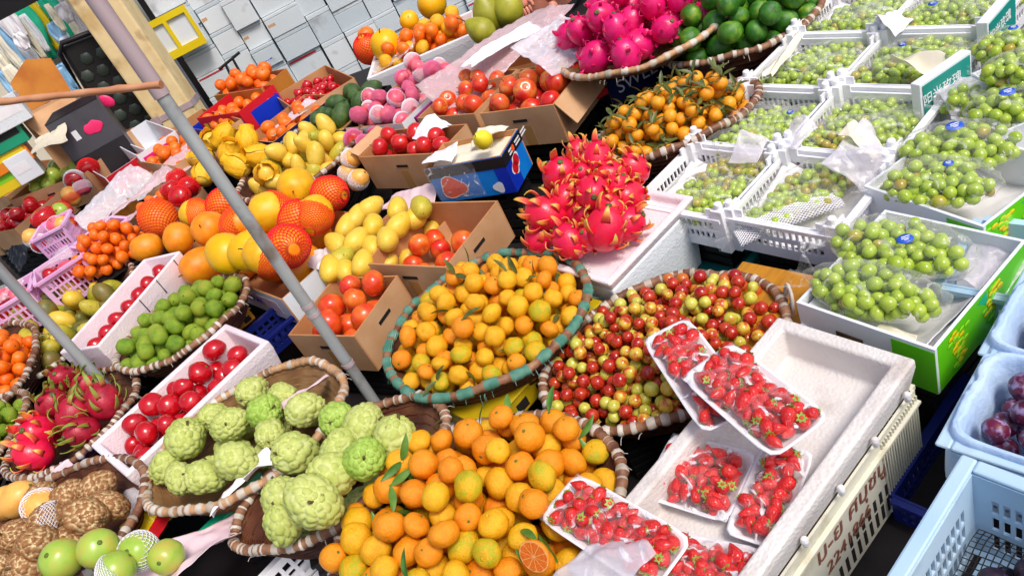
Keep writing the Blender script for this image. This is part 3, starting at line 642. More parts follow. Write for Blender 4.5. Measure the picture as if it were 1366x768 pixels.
def carton(A, B, C, w, h, label, what, out='card', inn='card_in', sides=None, flaps=(), tilt=0, group=None, cat='box', holes=True, name='cardboard_box', th=.006, hole_sides=(0, 1)):
    """open box; side 0 = A-B (x axis, low y), 1 = B-C (high x), 2 = far, 3 = left. flaps: (side, length, outward angle)"""
    if isinstance(A, Matrix): X, sx, sy = A, B, C
    else:
        c, sx, sy, rz = rect(A, B, C, w); X = T(c.x, c.y, w-h) @ RZ(rz) @ RX(tilt)
    t = thing(name, label, cat, MP @ X, group)
    hx, hy = sx/2, sy/2; sides = sides or {}
    mats = [out, inn]+[sides[k] for k in sorted(sides)]; mi = {k: 2+i for i, k in enumerate(sorted(sides))}
    mb = MB()
    def wall(k, x0, x1, y0, y1):
        vs = [(x, y, z) for z in (0.0, h) for y in (y0, y1) for x in (x0, x1)]
        f = [((0, 1, 5, 4), 0), ((2, 6, 7, 3), 2), ((0, 4, 6, 2), 3), ((1, 3, 7, 5), 1)]
        for q, s in f: mb.add([vs[i] for i in q], [(0, 1, 2, 3)], (mi.get(k, 0) if s == k else 1), None, False)
        mb.add([vs[i] for i in (4, 5, 7, 6)], [(0, 1, 2, 3)], 1, None, False)
    wall(0, -hx, hx, -hy, -hy+th); wall(2, -hx, hx, hy-th, hy); wall(3, -hx, -hx+th, -hy+th, hy-th); wall(1, hx-th, hx, -hy+th, hy-th)
    mb.box(-hx+th, hx-th, -hy+th, hy-th, .002, .008, 1)
    obj('box_body', mb, mats, t)
    fr = {0: (T(0, -hy, h), 0, sx), 1: (T(hx, 0, h), PI/2, sy), 2: (T(0, hy, h), PI, sx), 3: (T(-hx, 0, h), -PI/2, sy)}
    for (s, ln, an) in flaps:
        Xf, rz, wd = fr[s]; f = MB(); f.box(-wd/2+.004, wd/2-.004, -ln, 0, .001, .005)
        obj('flap', f, [sides.get(s, out)], t, Xf @ RZ(rz) @ RX(an) )
    if out == 'card':
        tp = MB(); k_ = rng.uniform(-.1, .1)*sx; tp.box(k_-.022, k_+.022, -hy-.0009, -hy-.0002, .001, h*.55); obj('packing_tape', tp, 'tape', t)
    if holes:
        for s in hole_sides:
            Xf, rz, wd = fr[s]; f = MB(); f.box(-.032, .032, -.0015, .0015, -.0055, .0055)
            obj('hand_hole', f, 'slit', t, Xf @ RZ(rz) @ T(0, -.0005, -min(.05, h*.4)))
    if w-h-TB > .03 and not isinstance(A, Matrix): prop(X, sx, sy, w-h, what)
    return X, sx, sy

def box_heap(bx, r, n, dome, kinds, group, cat, z0=.01, shrink=.96, aim=None, k=24, zmax=None):
    X, sx, sy = bx
    pts = shown(X, heap(rect_sample((sx/2-r)*shrink, (sy/2-r)*shrink), lambda x, y: z0, r, n, dome, k, zmax=zmax if zmax else z0+3.1*r)); fill(X, pts, kinds, group, cat, aim=aim); return pts

def slot_wall(mb, Lx, h, th, X, rows, n, z_top, bar=.35, solid=(.0, 1.0), mi=0):
    """wall along x centred on 0, y from 0 to th; rows: (z0, z1) of slots, n slots each, between solid[0..1] of the length"""
    zs = [0]+[q for r_ in rows for q in r_]+[z_top]; x0 = -Lx/2+Lx*.5*0
    for i in range(0, len(zs), 2): mb.box(-Lx/2, Lx/2, 0, th, zs[i], zs[i+1], mi, X)
    a = -Lx/2+Lx*solid[0]; b = -Lx/2+Lx*solid[1]
    for (z0, z1) in rows:
        if solid[0] > 0: mb.box(-Lx/2, a, 0, th, z0, z1, mi, X)
        if solid[1] < 1: mb.box(b, Lx/2, 0, th, z0, z1, mi, X)
        p = (b-a)/n
        for i in range(n+1):
            bw = p*bar; x = a+p*i
            mb.box(max(a, x-bw/2), min(b, x+bw/2), 0, th, z0, z1, mi, X)
def plastic_crate(X, sx, sy, h, m, label, group=None, rows=None, n=9, posts=True, cat='crate', name='plastic_crate', rimw=.014, th=.005, dip=True, solid=(.1, .9), floor_slots=True):
    t = thing(name, label, cat, MP @ X, group)
    rows = rows or [(h*.28, h*.42), (h*.52, h*.74)]
    zt = h*(.84 if dip else 1.0)
    for nm, L_, XX in (('side_panel', sx, T(0, -sy/2, 0)), ('side_panel', sx, RZ(PI) @ T(0, -sy/2, 0)), ('end_panel', sy-2*th, RZ(PI/2) @ T(0, -sx/2, 0)), ('end_panel', sy-2*th, RZ(-PI/2) @ T(0, -sx/2, 0))):
        mb = MB(); slot_wall(mb, L_, h, th, None, rows, max(4, int(n*L_/sx+.5)), zt, .36, solid)
        if dip:
            for s in (-1, 1): mb.box(*(sorted((s*L_/2, s*(L_/2-L_*.16)))), .0, th, zt, h)
        mb.box(-L_/2-.0, L_/2+.0, -rimw, -.0005, zt-.012, zt-.001); 
        obj(nm, mb, m, t, XX)
    b = MB()
    q = 7
    if floor_slots:
        for i in range(q):
            y = -sy/2+th+(sy-2*th)*i/q; b.box(-sx/2+th, sx/2-th, y, y+(sy-2*th)/q*.72, .003, .008)
        for i in range(5):
            x = -sx/2+th+(sx-2*th-.012)*i/4; b.box(x, x+.012, -sy/2+th, sy/2-th, .0085, .011)
    else: b.box(-sx/2+th, sx/2-th, -sy/2+th, sy/2-th, .003, .009)
    obj('crate_floor', b, m, t)
    if posts:
        for sxn in (-1, 1):
            for syn in (-1, 1):
                c = MB(); x, y = sxn*(sx/2-.008), syn*(sy/2-.008)
                c.box(x-.017, x+.017, y-.017, y+.017, -.002, h+.004); c.lathe([(.011, h+.004), (.011, h+.018), (.008, h+.022), (0, h+.022)], 10, 0, 1, 1, T(x, y, 0))
                obj('corner_post', c, m, t, bevel=.003)
    return t

def foam_box(X, sx, sy, h, m, label, th=.022, floor=.02, group=None, cat='box', name='styrofoam_box', lip=True):
    t = thing(name, label, cat, MP @ X, group)
    hx, hy = sx/2, sy/2; r = .012
    mb = MB()
    def loop(ix, iy, z): return [(-ix, -iy, z), (ix, -iy, z), (ix, iy, z), (-ix, iy, z)]
    L_ = [loop(hx-.012, hy-.012, 0), loop(hx, hy, h*.75), loop(hx, hy, h), loop(hx-th, hy-th, h), loop(hx-th-.006, hy-th-.006, floor)]
    vs = [p for l in L_ for p in l]; fs = [(3, 2, 1, 0), (16, 17, 18, 19)]
    for k in range(4):
        for i in range(4): j = (i+1) % 4; fs.append((4*k+i, 4*k+j, 4*k+4+j, 4*k+4+i))
    mb.add(vs, fs, 0, None, False); obj('box_body', mb, m, t, bevel=.006, seg=3)
    return t

def shown(X, pts, score=False):
    """drop the fruit buried so deep in a heap that nothing of it shows, from here or from a step to either side"""
    W = MP @ X; Wi = W.inverted(); eyes = [Wi @ (CAM+Vector(d)) for d in ((0, 0, 0), (.5, 0, 0), (-.5, 0, 0), (0, .2, .35))]
    out = []; sc_ = []; P3 = [(Vector(p[:3]), p[3]) for p in pts]; SD = fib(26)
    for i, (c, r) in enumerate(P3):
        nb = [(q, s) for j, (q, s) in enumerate(P3) if j != i and (q-c).length_squared < (5.5*r)**2]; ok = False
        for e in eyes:
            v = (e-c).normalized()
            for d in SD:
                if d.dot(v) < .15: continue
                p = c+d*r; vis = True; w_ = (e-p).normalized()
                for q, s in nb:
                    m = q-p; t_ = m.dot(w_)
                    if t_ > 0 and m.length_squared-t_*t_ < (s*.93)**2: vis = False; break
                if vis: ok = True; break
            if ok: break
        if ok: out.append(pts[i])
    return out
def crumple(nm, label, cat, X, sx, sy, amp, m, seed, mat_scale=1.0, nu=44, nv=38, th=.0012, parent=None, edge=.25, fold=0.0, lift=0.0):
    """a loose sheet creased along random folds"""
    mb = MB(); rf = random.Random(seed*7.3); folds = []
    for q in range(9):
        an = rf.uniform(0, PI); folds.append((math.cos(an), math.sin(an), rf.uniform(-.45, .45), (1 if q % 2 else -1)*rf.uniform(.4, 1.3)*(.5 if q > 4 else 1)))
    def fn(a, b):
        x = (a-.5)*sx; y = (b-.5)*sy; e = 1+edge*.6*noise.noise(Vector((a*2, b*2, seed)))
        z = amp*(sum(cf*abs(fx*x/sx+fy*y/sy-fo) for fx, fy, fo, cf in folds)+.18*noise.noise(Vector((x*30, y*30, seed))))
        z += lift*(abs(a-.5)*2)**2+fold*(abs(b-.5)*2)**2
        return (x*e, y*e, z)
    mb.grid(fn, nu, nv)
    o = obj(nm, mb, m, parent, X if parent is not None else MP @ X, solid=th)
    if parent is None: tag(o, label, cat)
    return o

# ------------------------------------------------------------------ bagged grapes
GR = MB(); GR.radial(lambda d: Vector((d.x, d.y, d.z*1.12)), 12, 9)
GM = {'grape': GR.mesh('grape', 'grape'), 'grape_y': GR.mesh('grape', 'grape_y')}
STK = MB(); STK.lathe([(0, .0022), (.6, .002), (.95, .0012), (1, 0)], 18)
STKM = STK.mesh('sticker', 'stick_b')
def sticker_mark():
    mb = MB()
    for i, (x, y, l) in enumerate(((-.4, .2, .5), (.1, .25, .5), (-.45, -.15, .9), (-.2, -.45, .5))): mb.box(x, x+l, y, y+.14, .0026, .0034)
    return mb.mesh('sticker_print', 'white_ink')
STKP = sticker_mark()
def bunch(px, py, w, L, W, rz, label, n=52, r=.0118, m='grape', sticker=None, net=False, group='bagged bunches of green grapes', bag='bag', seed=0, H=.55, yel=.05, X=None, tail=1):
    if X is None: c = at(px, py, w); X = T(c) @ RZ(rz)
    t = thing('grape_bunch', label, 'grapes', MP @ X, group)
    def flr(x, y): return 0.004
    def smp():
        while True:
            an = rng.uniform(0, 2*PI); q = math.sqrt(rng.random()); x, y = q*math.cos(an), q*math.sin(an)
            ww = 1-.28*max(0, x)          # narrows towards the tip
            return x*L/2*.98, y*W/2*.98*ww, q
    pts = heap(smp, flr, r, int(n*1.5), .012, 10, .18, .82, zmax=.056); top = 0
    for (x, y, z, rr) in pts:
        me = GM['grape_y' if rng.random() < yel else m]; link('grape', me, t, T(x, y, z) @ rrot() @ S(rr)); top = max(top, z+rr)
    s = MB(); s.tube([(-L*.40, 0, top*.5), (-L*.1, .004, top*.55), (L*.3, 0, top*.5)], [.0035, .003, .0015], 6)
    for i in range(7):
        x = -L*.3+i*L*.09; s.tube([(x, 0, top*.5), (x+.008, rng.uniform(-1, 1)*W*.3, top*.6)], .0014, 5)
    obj('stalk', s, 'nub', t)
    b = MB(); sd = rng.uniform(0, 50)
    def fn(d):
        x = d.x*L*.60; y = d.y*W*.60; zz = d.z
        if d.x < -.55: y *= max(.25, 1-(-.55-d.x)*1.5)
        z = (zz*.5+.5)*(top*1.10)+.001; k = 1+.09*nz(d, 4, sd)+.05*nz(d, 10, sd)
        z = z*k if zz > 0 else z
        return Vector((x*k, y*k, max(.0015, z)))
    b.radial(fn, 36, 22)
    if tail:      # the gathered mouth of the bag
        b.grid(lambda u, v: (-L*.52-v*L*.22, (u-.5)*W*(.3+.75*v), top*.35+.012*math.sin(u*14+sd)*v+.01*v), 18, 5)
    obj('plastic_bag', b, bag, t)
    # soft strips where the bag creases and catches white
    if sticker:
        sx_, sy_, ss = sticker; st = link('sticker', STKM, t, T(sx_*L, sy_*W, top*1.12) @ RZ(-rz+rad(-20)) @ RX(.15) @ S(ss, ss*.8, 1)); link('sticker_print', STKP, st)
    if net:
        def bf(d): return Vector((d.x*L*.62, d.y*W*.66, 0))
        mb = MB(); vs = []; fs = []; nu, nv = 26, 16
        for j in range(nv+1):
            for i in range(nu+1):
                x = -L*.55+L*1.1*(i+.5*(j % 2))/nu; y = -W*.62+W*.5*j/nv+.0
                vs.append((x, y, max(.004, top*.75*math.sqrt(max(0, 1-(x/(L*.62))**2)*max(0, 1-(y/(W*.66))**2))+.008)))
        for j in range(0, nv-1):
            for i in range(1, nu):
                q = (j*(nu+1)+i, (j+1)*(nu+1)+i, (j+2)*(nu+1)+i, (j+1)*(nu+1)+i-1) if j % 2 == 0 else (j*(nu+1)+i, (j+1)*(nu+1)+i+1, (j+2)*(nu+1)+i, (j+1)*(nu+1)+i)
                fs.append(q)
        mb.add(vs, fs); o = obj('foam_net', mb, 'net_w', t); wm = o.modifiers.new('w', 'WIREFRAME'); wm.thickness = .0035; wm.use_even_offset = False
    return t, X, top
# ------------------------------------------------------------------ the setting
g = MB(); g.add([(-120, -120, 0), (120, -120, 0), (120, 120, 0), (-120, 120, 0)], [(0, 1, 2, 3)], 0, None, False)
tag(obj('ground', g, 'concrete'), kind='structure')
tb = thing('display_table', 'long low stall table under dark tarpaulin carrying all the fruit', 'table', MP)
poly = [(-.95, 1.10), (.05, .62), (.05, .30), (1.05, .45), (2.6, 1.9), (1.7, 4.6), (-.6, 5.6), (-2.6, 6.2), (-4.6, 4.4), (-3.4, 2.4)]
m_ = MB(); m_.slab([(x, y, TB-.004) for x, y in poly], -.02); 
obj('table_top', m_, 'tarp', tb)
for (x, y) in ((-.85, 1.25), (.95, .6), (2.2, 2.0), (1.5, 4.3), (-2.5, 5.8), (-4.2, 4.3), (-3.0, 2.5), (.1, .5)):
    lg = MB(); z0 = (MP @ Vector((x, y, TB-.03))); wz = Matrix(MP).inverted() @ Vector((z0.x, z0.y, 0))
    lg.tube([(x, y, TB-.03), wz], .03, 8); obj('leg', lg, 'dark', tb)

# ------------------------------------------------------------------ front: strawberry crate and punnets
c, sx, sy, rz = rect((1008, 775), (1222, 478), (1003, 462), .03)
ex = .16; X = T(c.x, c.y, .03) @ RZ(rz) @ T(-ex/2, 0, 0); sx += ex
XS = X
cr = plastic_crate(X @ T(0, 0, -.315), sx-.012, sy-.012, .232, 'cream_plast', 'big cream slotted crate with brown handwriting under the strawberry tray', rows=[(.02, .065), (.075, .12), (.13, .16)], n=26, posts=False, dip=False, solid=(.05, .95), rimw=.012)
for o in list(cr.children):
    if o.name.startswith('side_panel') and o.matrix_basis.translation.y < 0:
        bpy.data.objects.remove(o)
sp = MB(); slot_wall(sp, sx-.012, .232, .005, T(0, -(sy-.012)/2, 0), [(.015, .06), (.07, .115), (.125, .165)], 10, .232, .45, (.80, .965))
o_ = obj('side_panel', sp, 'cream_plast', cr)
s2 = MB()
for k in range(9):
    x = .02+k*.022
    s2.box(x-.0045, x+.0045, -(sy-.012)/2-.0012, -(sy-.012)/2+.001, .016, .058)
    if k > 1: s2.box(x-.0045, x+.0045, -(sy-.012)/2-.0012, -(sy-.012)/2+.001, .068, .1)
obj('slot_row', s2, 'slit', cr)
rb = MB()
for k in range(16):
    x = (sx-.012)/2*.60+k*.0085; rb.box(x, x+.003, -(sy-.012)/2-.004, -(sy-.012)/2-.0005, .006, .22)
rb.box(-(sx-.012)/2, (sx-.012)/2, -(sy-.012)/2-.010, -(sy-.012)/2-.0005, .2, .206)
obj('side_rib', rb, 'cream_plast', cr)
yq = -(sy-.012)/2-.0018
for body, x, z, sz in (('ม-ย ศบุชบู', .085, .160, .058), ('2241866', .060, .100, .044)):
    link('lettering', text_mesh(body, sz, 'brown_ink', .0006, .12), cr, T(x, yq, z) @ RX(PI/2))
tr = foam_box(X @ T(0, 0, -.082), sx, sy, .082, 'foam_dirty', 'shallow stained white styrofoam tray holding the strawberry punnets', th=.030, floor=.014, name='styrofoam_tray', cat='tray')
for k in range(6):
    kb = MB(); x = -sx/2+.05+k*(sx-.1)/5; kb.lathe([(.005, -.010), (.007, .0), (.006, .010), (.003, .013), (0, .013)], 12, 0, 1, 1, T(x, -sy/2-.004, .03)); obj('knob', kb, 'foam', tr)
hn = MB(); hn.box(sx/2-.002, sx/2+.02, -sy/2+.02, -sy/2+.028, .01, .05); hn.box(sx/2-.002, sx/2+.02, -sy/2+.06, -sy/2+.068, .01, .05); hn.box(sx/2+.012, sx/2+.02, -sy/2+.028, -sy/2+.06, .01, .05); obj('handle', hn, 'cream_plast', tr)
PUNG = 'film wrapped punnets of strawberries'
def punnet(A, B, C, w, label, bl, n=30, tilt=(0, 0), dz=0, seed=0, r=.0148):
    c, sx, sy, rz = rect(A, B, C, w); sx *= 1.05; sy *= 1.05; X = T(c.x, c.y, w-.024+dz) @ RZ(rz) @ RX(tilt[0]) @ RY(tilt[1])
    t = thing('strawberry_punnet', label, 'punnet', MP @ X, PUNG)
    def rr(k, z, n=40):
        out = []
        for i in range(n):
            a = 2*PI*i/n; ca, sa = math.cos(a), math.sin(a); e = 8
            q = (abs(ca)**e+abs(sa)**e)**(-1/e); out.append((q*ca*(sx/2+k), q*sa*(sy/2+k), z))
        return out
    mb = MB(); L_ = [rr(-.016, 0), rr(-.004, .02), rr(.001, .024), rr(.001, .026), rr(-.005, .025), rr(-.018, .004)]
    vs = [p for l in L_ for p in l]; fs = [tuple(range(39, -1, -1)), tuple(range(200, 240))]
    for k in range(5):
        for i in range(40): j = (i+1) % 40; fs.append((40*k+i, 40*k+j, 40*k+40+j, 40*k+40+i))
    mb.add(vs, fs); obj('tray', mb, 'wplast', t)
    pts = heap(rect_sample(sx/2-.021, sy/2-.021), lambda x, y: .004, r, n+50, .003, 16, .18, .68, zmax=.040)
    hi = max(p[2]+.008 for p in pts)
    for (x, y, z, q) in pts:
        Rm = RZ(rng.uniform(0, 6.28)) @ RX(rng.gauss(PI/2, .45)) @ RZ(rng.uniform(0, 6.28))
        rng.choice(P['straw']).put(MP @ X @ T(x, y, z) @ Rm @ S(q), bl, 'strawberry', 'strawberries: '+bl)
    f = MB(); sd = seed*3.7+rng.random()
    def ff(a, b):
        x = (a-.5)*(sx-.002); y = (b-.5)*(sy-.002); e = max(abs(a-.5), abs(b-.5))*2
        k = max(0, 1-e**3.0); z = .025+(hi*.84-.020)*k
        z += (.007*noise.noise(Vector((x*45, y*45, sd)))+.004*noise.noise(Vector((x*120, y*90, sd+5))))*min(1, k*3)
        return (x, y, max(.0262, z))
    f.grid(ff, 40, 30); obj('cling_film', f, 'film', t)
    return X
RIMT = -.036
punnet((860, 458), (936, 572), (1000, 532), .080, 'strawberry punnet half hidden beneath another at the tray left rim', 'red strawberry in the punnet over the jujube basket edge', 26, (0, .04), seed=1)
punnet((912, 507), (1028, 607), (1096, 547), .112, 'topmost strawberry punnet lying across the one beside the jujubes', 'red strawberry in the topmost punnet', 32, (0, .03), seed=2)
punnet((857, 660), (968, 695), (1030, 612), -.012, 'strawberry punnet lying flat in the middle of the styrofoam tray', 'red strawberry in the flat middle punnet', 30, seed=3)
punnet((968, 708), (1036, 730), (1108, 612), -.010, 'strawberry punnet against the right rim of the styrofoam tray', 'red strawberry in the punnet by the tray right rim', 28, (0, 0), seed=4)
punnet((722, 692), (868, 790), (910, 712), .045, 'strawberry punnet propped beside the loose mandarins with a plastic bag on it', 'red strawberry in the punnet beside the mandarins', 32, (0, -.02), seed=5)
punnet((870, 770), (1000, 800), (1040, 738), -.010, 'strawberry punnet cut off by the bottom edge of the photo', 'red strawberry in the punnet at the bottom edge', 28, seed=6)
crumple('plastic_bag', 'crumpled clear plastic bag lying on a strawberry punnet', 'bag', T(at(806, 752, .075)) @ RZ(.3), .15, .11, .04, 'film_m', 3.3, nu=30, nv=24)

# ------------------------------------------------------------------ right: blue crates of plums
bk_ = [(.03, .06), (.07, .1), (.11, .135)]
c, sx, sy, rz = rect((1192, 775), (1292, 628), (1420, 690), .05)
def blue_crate(corner, w, rz, sx, sy, h, label, cloth=False, rows=None):
    p = at(*corner, w); X = T(p) @ RZ(rz) @ T(-sx/2 if False else 0, 0, 0)
    X = T(p) @ RZ(rz) @ T(-sx/2, -sy/2, -h)     # corner given: far left (x high, y high) in the row frame
    t = plastic_crate(X, sx, sy, h, 'bplast', label, 'pale blue crates', rows=rows or [(.03, .075), (.09, .125), (.135, .17)], n=18, posts=False, dip=False, rimw=.020, solid=(.1, .93))
    rl = MB()
    for (x0, x1, y0, y1) in ((-sx/2-.02, sx/2+.02, -sy/2-.02, -sy/2+.004), (-sx/2-.02, sx/2+.02, sy/2-.004, sy/2+.02), (-sx/2-.02, -sx/2+.004, -sy/2+.004, sy/2-.004), (sx/2-.004, sx/2+.02, -sy/2+.004, sy/2-.004)): rl.box(x0, x1, y0, y1, h+.001, h+.009)
    obj('crate_rim', rl, 'bplast', t, bevel=.004)
    if cloth:
        cb = MB(); seed = rng.uniform(0, 40)
        def fn(a, b):
            prof = [(.60, .05), (.80, .055), (.9, .12), (.95, h-.005), (1.0, h+.022), (1.06, h+.022), (1.12, h-.01), (1.13, h-.07), (1.14, h-.12)]
            k = b*(len(prof)-1); i = min(int(k), len(prof)-2); f_ = k-i; q = prof[i][0]*(1-f_)+prof[i+1][0]*f_; z = prof[i][1]*(1-f_)+prof[i+1][1]*f_
            an = 2*PI*a; ca, sa = math.cos(an), math.sin(an); e = 7; s = (abs(ca)**e+abs(sa)**e)**(-1/e)
            nn = noise.noise(Vector((ca*2.2, sa*2.2, seed)))*.006+noise.noise(Vector((ca*14, sa*14, seed+b*6)))*.0035
            return (s*ca*(sx/2*q+nn), s*sa*(sy/2*q+nn), z+nn)
        cb.grid(fn, 72, 25, 0, None, True); cb.box(-sx*.31, sx*.31, -sy*.31, sy*.31, .045, .05)
        obj('cloth_lining', cb, 'bcloth', t)
    return X, sx, sy
XB = blue_crate((1294, 628), .03, rad(27), .36, .34, .22, 'pale blue slotted crate in the bottom right corner of the stall')
pts = heap(rect_sample(.12, .11), lambda x, y: .05, .021, 60, 0, 8); fill(XB[0], pts, [(1, P['plum_d'], 'dark plum in the netting bag in the bottom right crate')], 'dark plums in the bottom right crate', 'plum')
nb = MB(); nb.grid(lambda a, b: ((a-.5)*.33, (b-.5)*.31, .105+.018*noise.noise(Vector((a*5, b*5, 2)))-.06*max(abs(a-.5), abs(b-.5))**2), 34, 32)
o = obj('mesh_net', nb, 'dark', None, MP @ XB[0]); tag(o, 'black netting spread over the dark plums in the corner crate', 'net'); w_ = o.modifiers.new('w', 'WIREFRAME'); w_.thickness = .002
XB = blue_crate((1330, 478), .0, rad(30), .20, .34, .18, 'pale blue cloth lined crate of purple plums', True)
pts = heap(rect_sample(.068, .125), lambda x, y: .085, .0225, 44, .01, 10); fill(XB[0], pts, [(1, P['plum'], 'purple plum with grey bloom in the blue cloth lined crate')], 'purple plums in the cloth lined crate', 'plum')
XB = blue_crate((1378, 372), .0, rad(30), .20, .34, .18, 'pale blue cloth lined crate behind the one of purple plums', True)
pts = heap(rect_sample(.068, .125), lambda x, y: .085, .0225, 44, .01, 10); fill(XB[0], pts, [(1, P['plum'], 'purple plum in the cloth lined crate further back')], 'purple plums in the further crate', 'plum')
c = at(1275, 600, -.25); plastic_crate(T(c.x, c.y, TB) @ RZ(rad(27)), .34, .09, .10, 'navyplast', 'navy blue crate wedged between strawberry crate and plum crates', None, n=14, posts=False, dip=False)
c = at(1362, 375, -.1); plastic_crate(T(c.x, c.y, -.2) @ RZ(rad(30)), .22, .22, .16, 'bplast', 'grey blue slotted crate beside the green grape carton', 'pale blue crates', n=12, posts=False, dip=False)

# ------------------------------------------------------------------ right: green grape cartons
def grape_art(t, hx, hy, h, seed):
    """printed bunches on the long green face"""
    r0 = random.Random(seed)
    for q, x0 in enumerate((-.27, .12)):
        a = MB()
        for i in range(44):
            v = r0.random(); x = x0*2*hy+r0.gauss(0, .017*(1-v*.6)); z = h*(.90-.80*v); a.lathe([(0, .0009), (.0065, .0009), (.0074, .0003)], 10, r0.randint(0, 1), .8, 1.3, T(hx+.0004+i*.00001, x, z) @ RY(PI/2))
        obj('printed_grapes', a, ['yellow_p', 'ltgreen_p'], t)
    lf = MB(); lf.add([(hx+.0006, -.02, h*.9), (hx+.0006, .02, h*.62), (hx+.0006, .012, h*.95)], [(0, 1, 2)]); obj('printed_leaf', lf, 'green_p', t)
def green_carton(A, B, C, w, h, label, what):
    X, sx, sy = carton(A, B, C, w, h, label, what, 'wcard', 'wcard', {1: 'greenbox'}, group='green and white grape cartons', holes=False, cat='carton', name='grape_carton', th=.007)
    t = [o for o in COL.objects if o.get('label') == label][0]
    gp = MB(); gp.box(sx/2-.085, sx/2-.0005, -sy/2-.0012, -sy/2-.0002, .0, h*.93); gp.box(sx/2-.15, sx/2-.085, -sy/2-.0012, -sy/2-.0002, .0, h*.35)
    obj('green_corner', gp, 'greenbox', t)
    em = MB(); em.lathe([(0, .0012), (.017, .0012), (.017, 0)], 24, 0, 1.15, 1, T(sx/2-.06, -sy/2-.0014, h*.45) @ RX(PI/2)); obj('emblem', em, 'nub', t)
    em = MB(); em.add([(sx/2-.07, -sy/2-.0029, h*.45), (sx/2-.06, -sy/2-.0029, h*.53), (sx/2-.05, -sy/2-.0029, h*.45), (sx/2-.06, -sy/2-.0029, h*.41)], [(0, 1, 2, 3)]); obj('emblem_mark', em, 'ltgreen_p', t)
    hh = MB(); hh.tube([(-.06, -sy/2-.0006, h*.55), (.0, -sy/2-.0006, h*.55)], .012, 12); hh.v = [(x, -sy/2-.0012+(y+sy/2)*.05, z) for x, y, z in hh.v]; obj('hand_hole', hh, 'stem', t)
    grape_art(t, sx/2, sy/2, h, int(sx*1000))
    return X, sx, sy
G1 = green_carton((1062, 403), (1247, 467), (1312, 308), .0, .125, 'green and white carton with two bagged grape bunches, nearest the viewer', 'the nearest grape carton')
crumple('wrapping_paper', 'white tissue lining in the nearest green carton', 'paper', G1[0] @ T(-.01, 0, .03), .25, .33, .02, 'wpaper', 8, lift=.07, edge=.06)
bunch(1196, 346, -.03, .27, .145, rad(-62), 'bagged grape bunch with round blue sticker, far half of the nearest carton', 62, .0140, sticker=(.12, -.12, .017))
bunch(1166, 405, -.03, .25, .125, rad(-62), 'bagged grape bunch on a white foam net, near half of the nearest carton', 56, .0138, net=False)
cr_ = at(1180, 425, -.03)
crumple('foam_net_sheet', 'white foam net sheet under the near grape bunch', 'net', G1[0] @ T(-.02, -.105, .042), .25, .14, .02, 'net_w', 5, lift=.03, edge=.1)
crumple('wrapping_paper', 'torn cream paper tab at the near end of the green carton', 'paper', G1[0] @ T(.05, -.145, .095) @ RX(.5), .075, .035, .008, 'cream_paper', 12)
crumple('wrapping_paper', 'crumpled white plastic in the far corner of the nearest carton', 'paper', G1[0] @ T(.10, .11, .09), .10, .12, .04, 'film_m', 15)
G2 = green_carton((1152, 248), (1312, 303), (1376, 200), .0, .125, 'green and white grape carton directly behind the nearest one', 'the second grape carton')
crumple('wrapping_paper', 'white tissue lining in the second green carton', 'paper', G2[0] @ T(-.01, 0, .03), .26, .26, .02, 'wpaper', 18, lift=.05, edge=.06)
bunch(1280, 212, -.03, .23, .15, rad(-50), 'bagged grape bunch with blue and white sticker in the second carton', 60, .0138, sticker=(-.05, .15, .02))
bunch(1250, 260, -.03, .22, .14, rad(-56), 'bagged grape bunch with small blue label, near side of second carton', 56, .0130, sticker=(.1, .12, .012))
crumple('plastic_wrap', 'loose clear plastic hanging over the left end of the second carton', 'plastic wrap', T(at(1172, 205, .02)) @ RZ(rad(30)) @ RX(.9), .16, .16, .05, 'film_m', 21)
# white cartons further up the right edge
W1 = carton((1258, 132), (1335, 178), (1410, 118), .0, .12, 'open white carton of grapes at the right edge behind the green cartons', 'the white carton', 'wcard', 'wcard', group='white grape cartons', holes=False, cat='carton', name='grape_carton')
crumple('plastic_wrap', 'clear plastic folded out of the white carton at the right edge', 'plastic wrap', W1[0] @ T(-.08, 0, .12), .16, .22, .05, 'film_m', 24)
bunch(1308, 148, -.03, .16, .10, rad(-50), 'bagged grape bunch at the left end of the white carton', 40, .0125)
bunch(1350, 160, -.02, .17, .11, rad(-40), 'bagged grape bunch with blue sticker in the white carton at the right edge', 44, .013, sticker=(-.05, .0, .018))
W2 = carton((1296, 98), (1350, 128), (1420, 50), .02, .12, 'open white carton above the grapes at the upper right edge', 'the upper white carton', 'wcard', 'wcard', group='white grape cartons', holes=False, cat='carton', name='grape_carton')
bunch(1352, 76, .0, .17, .11, rad(-40), 'bagged grape bunch in the upper white carton at the right edge', 44, .013, sticker=(.0, .1, .012))
bunch(1362, 108, .03, .15, .1, rad(-40), 'bagged grape bunch lying on the rim between two white cartons', 36, .013)

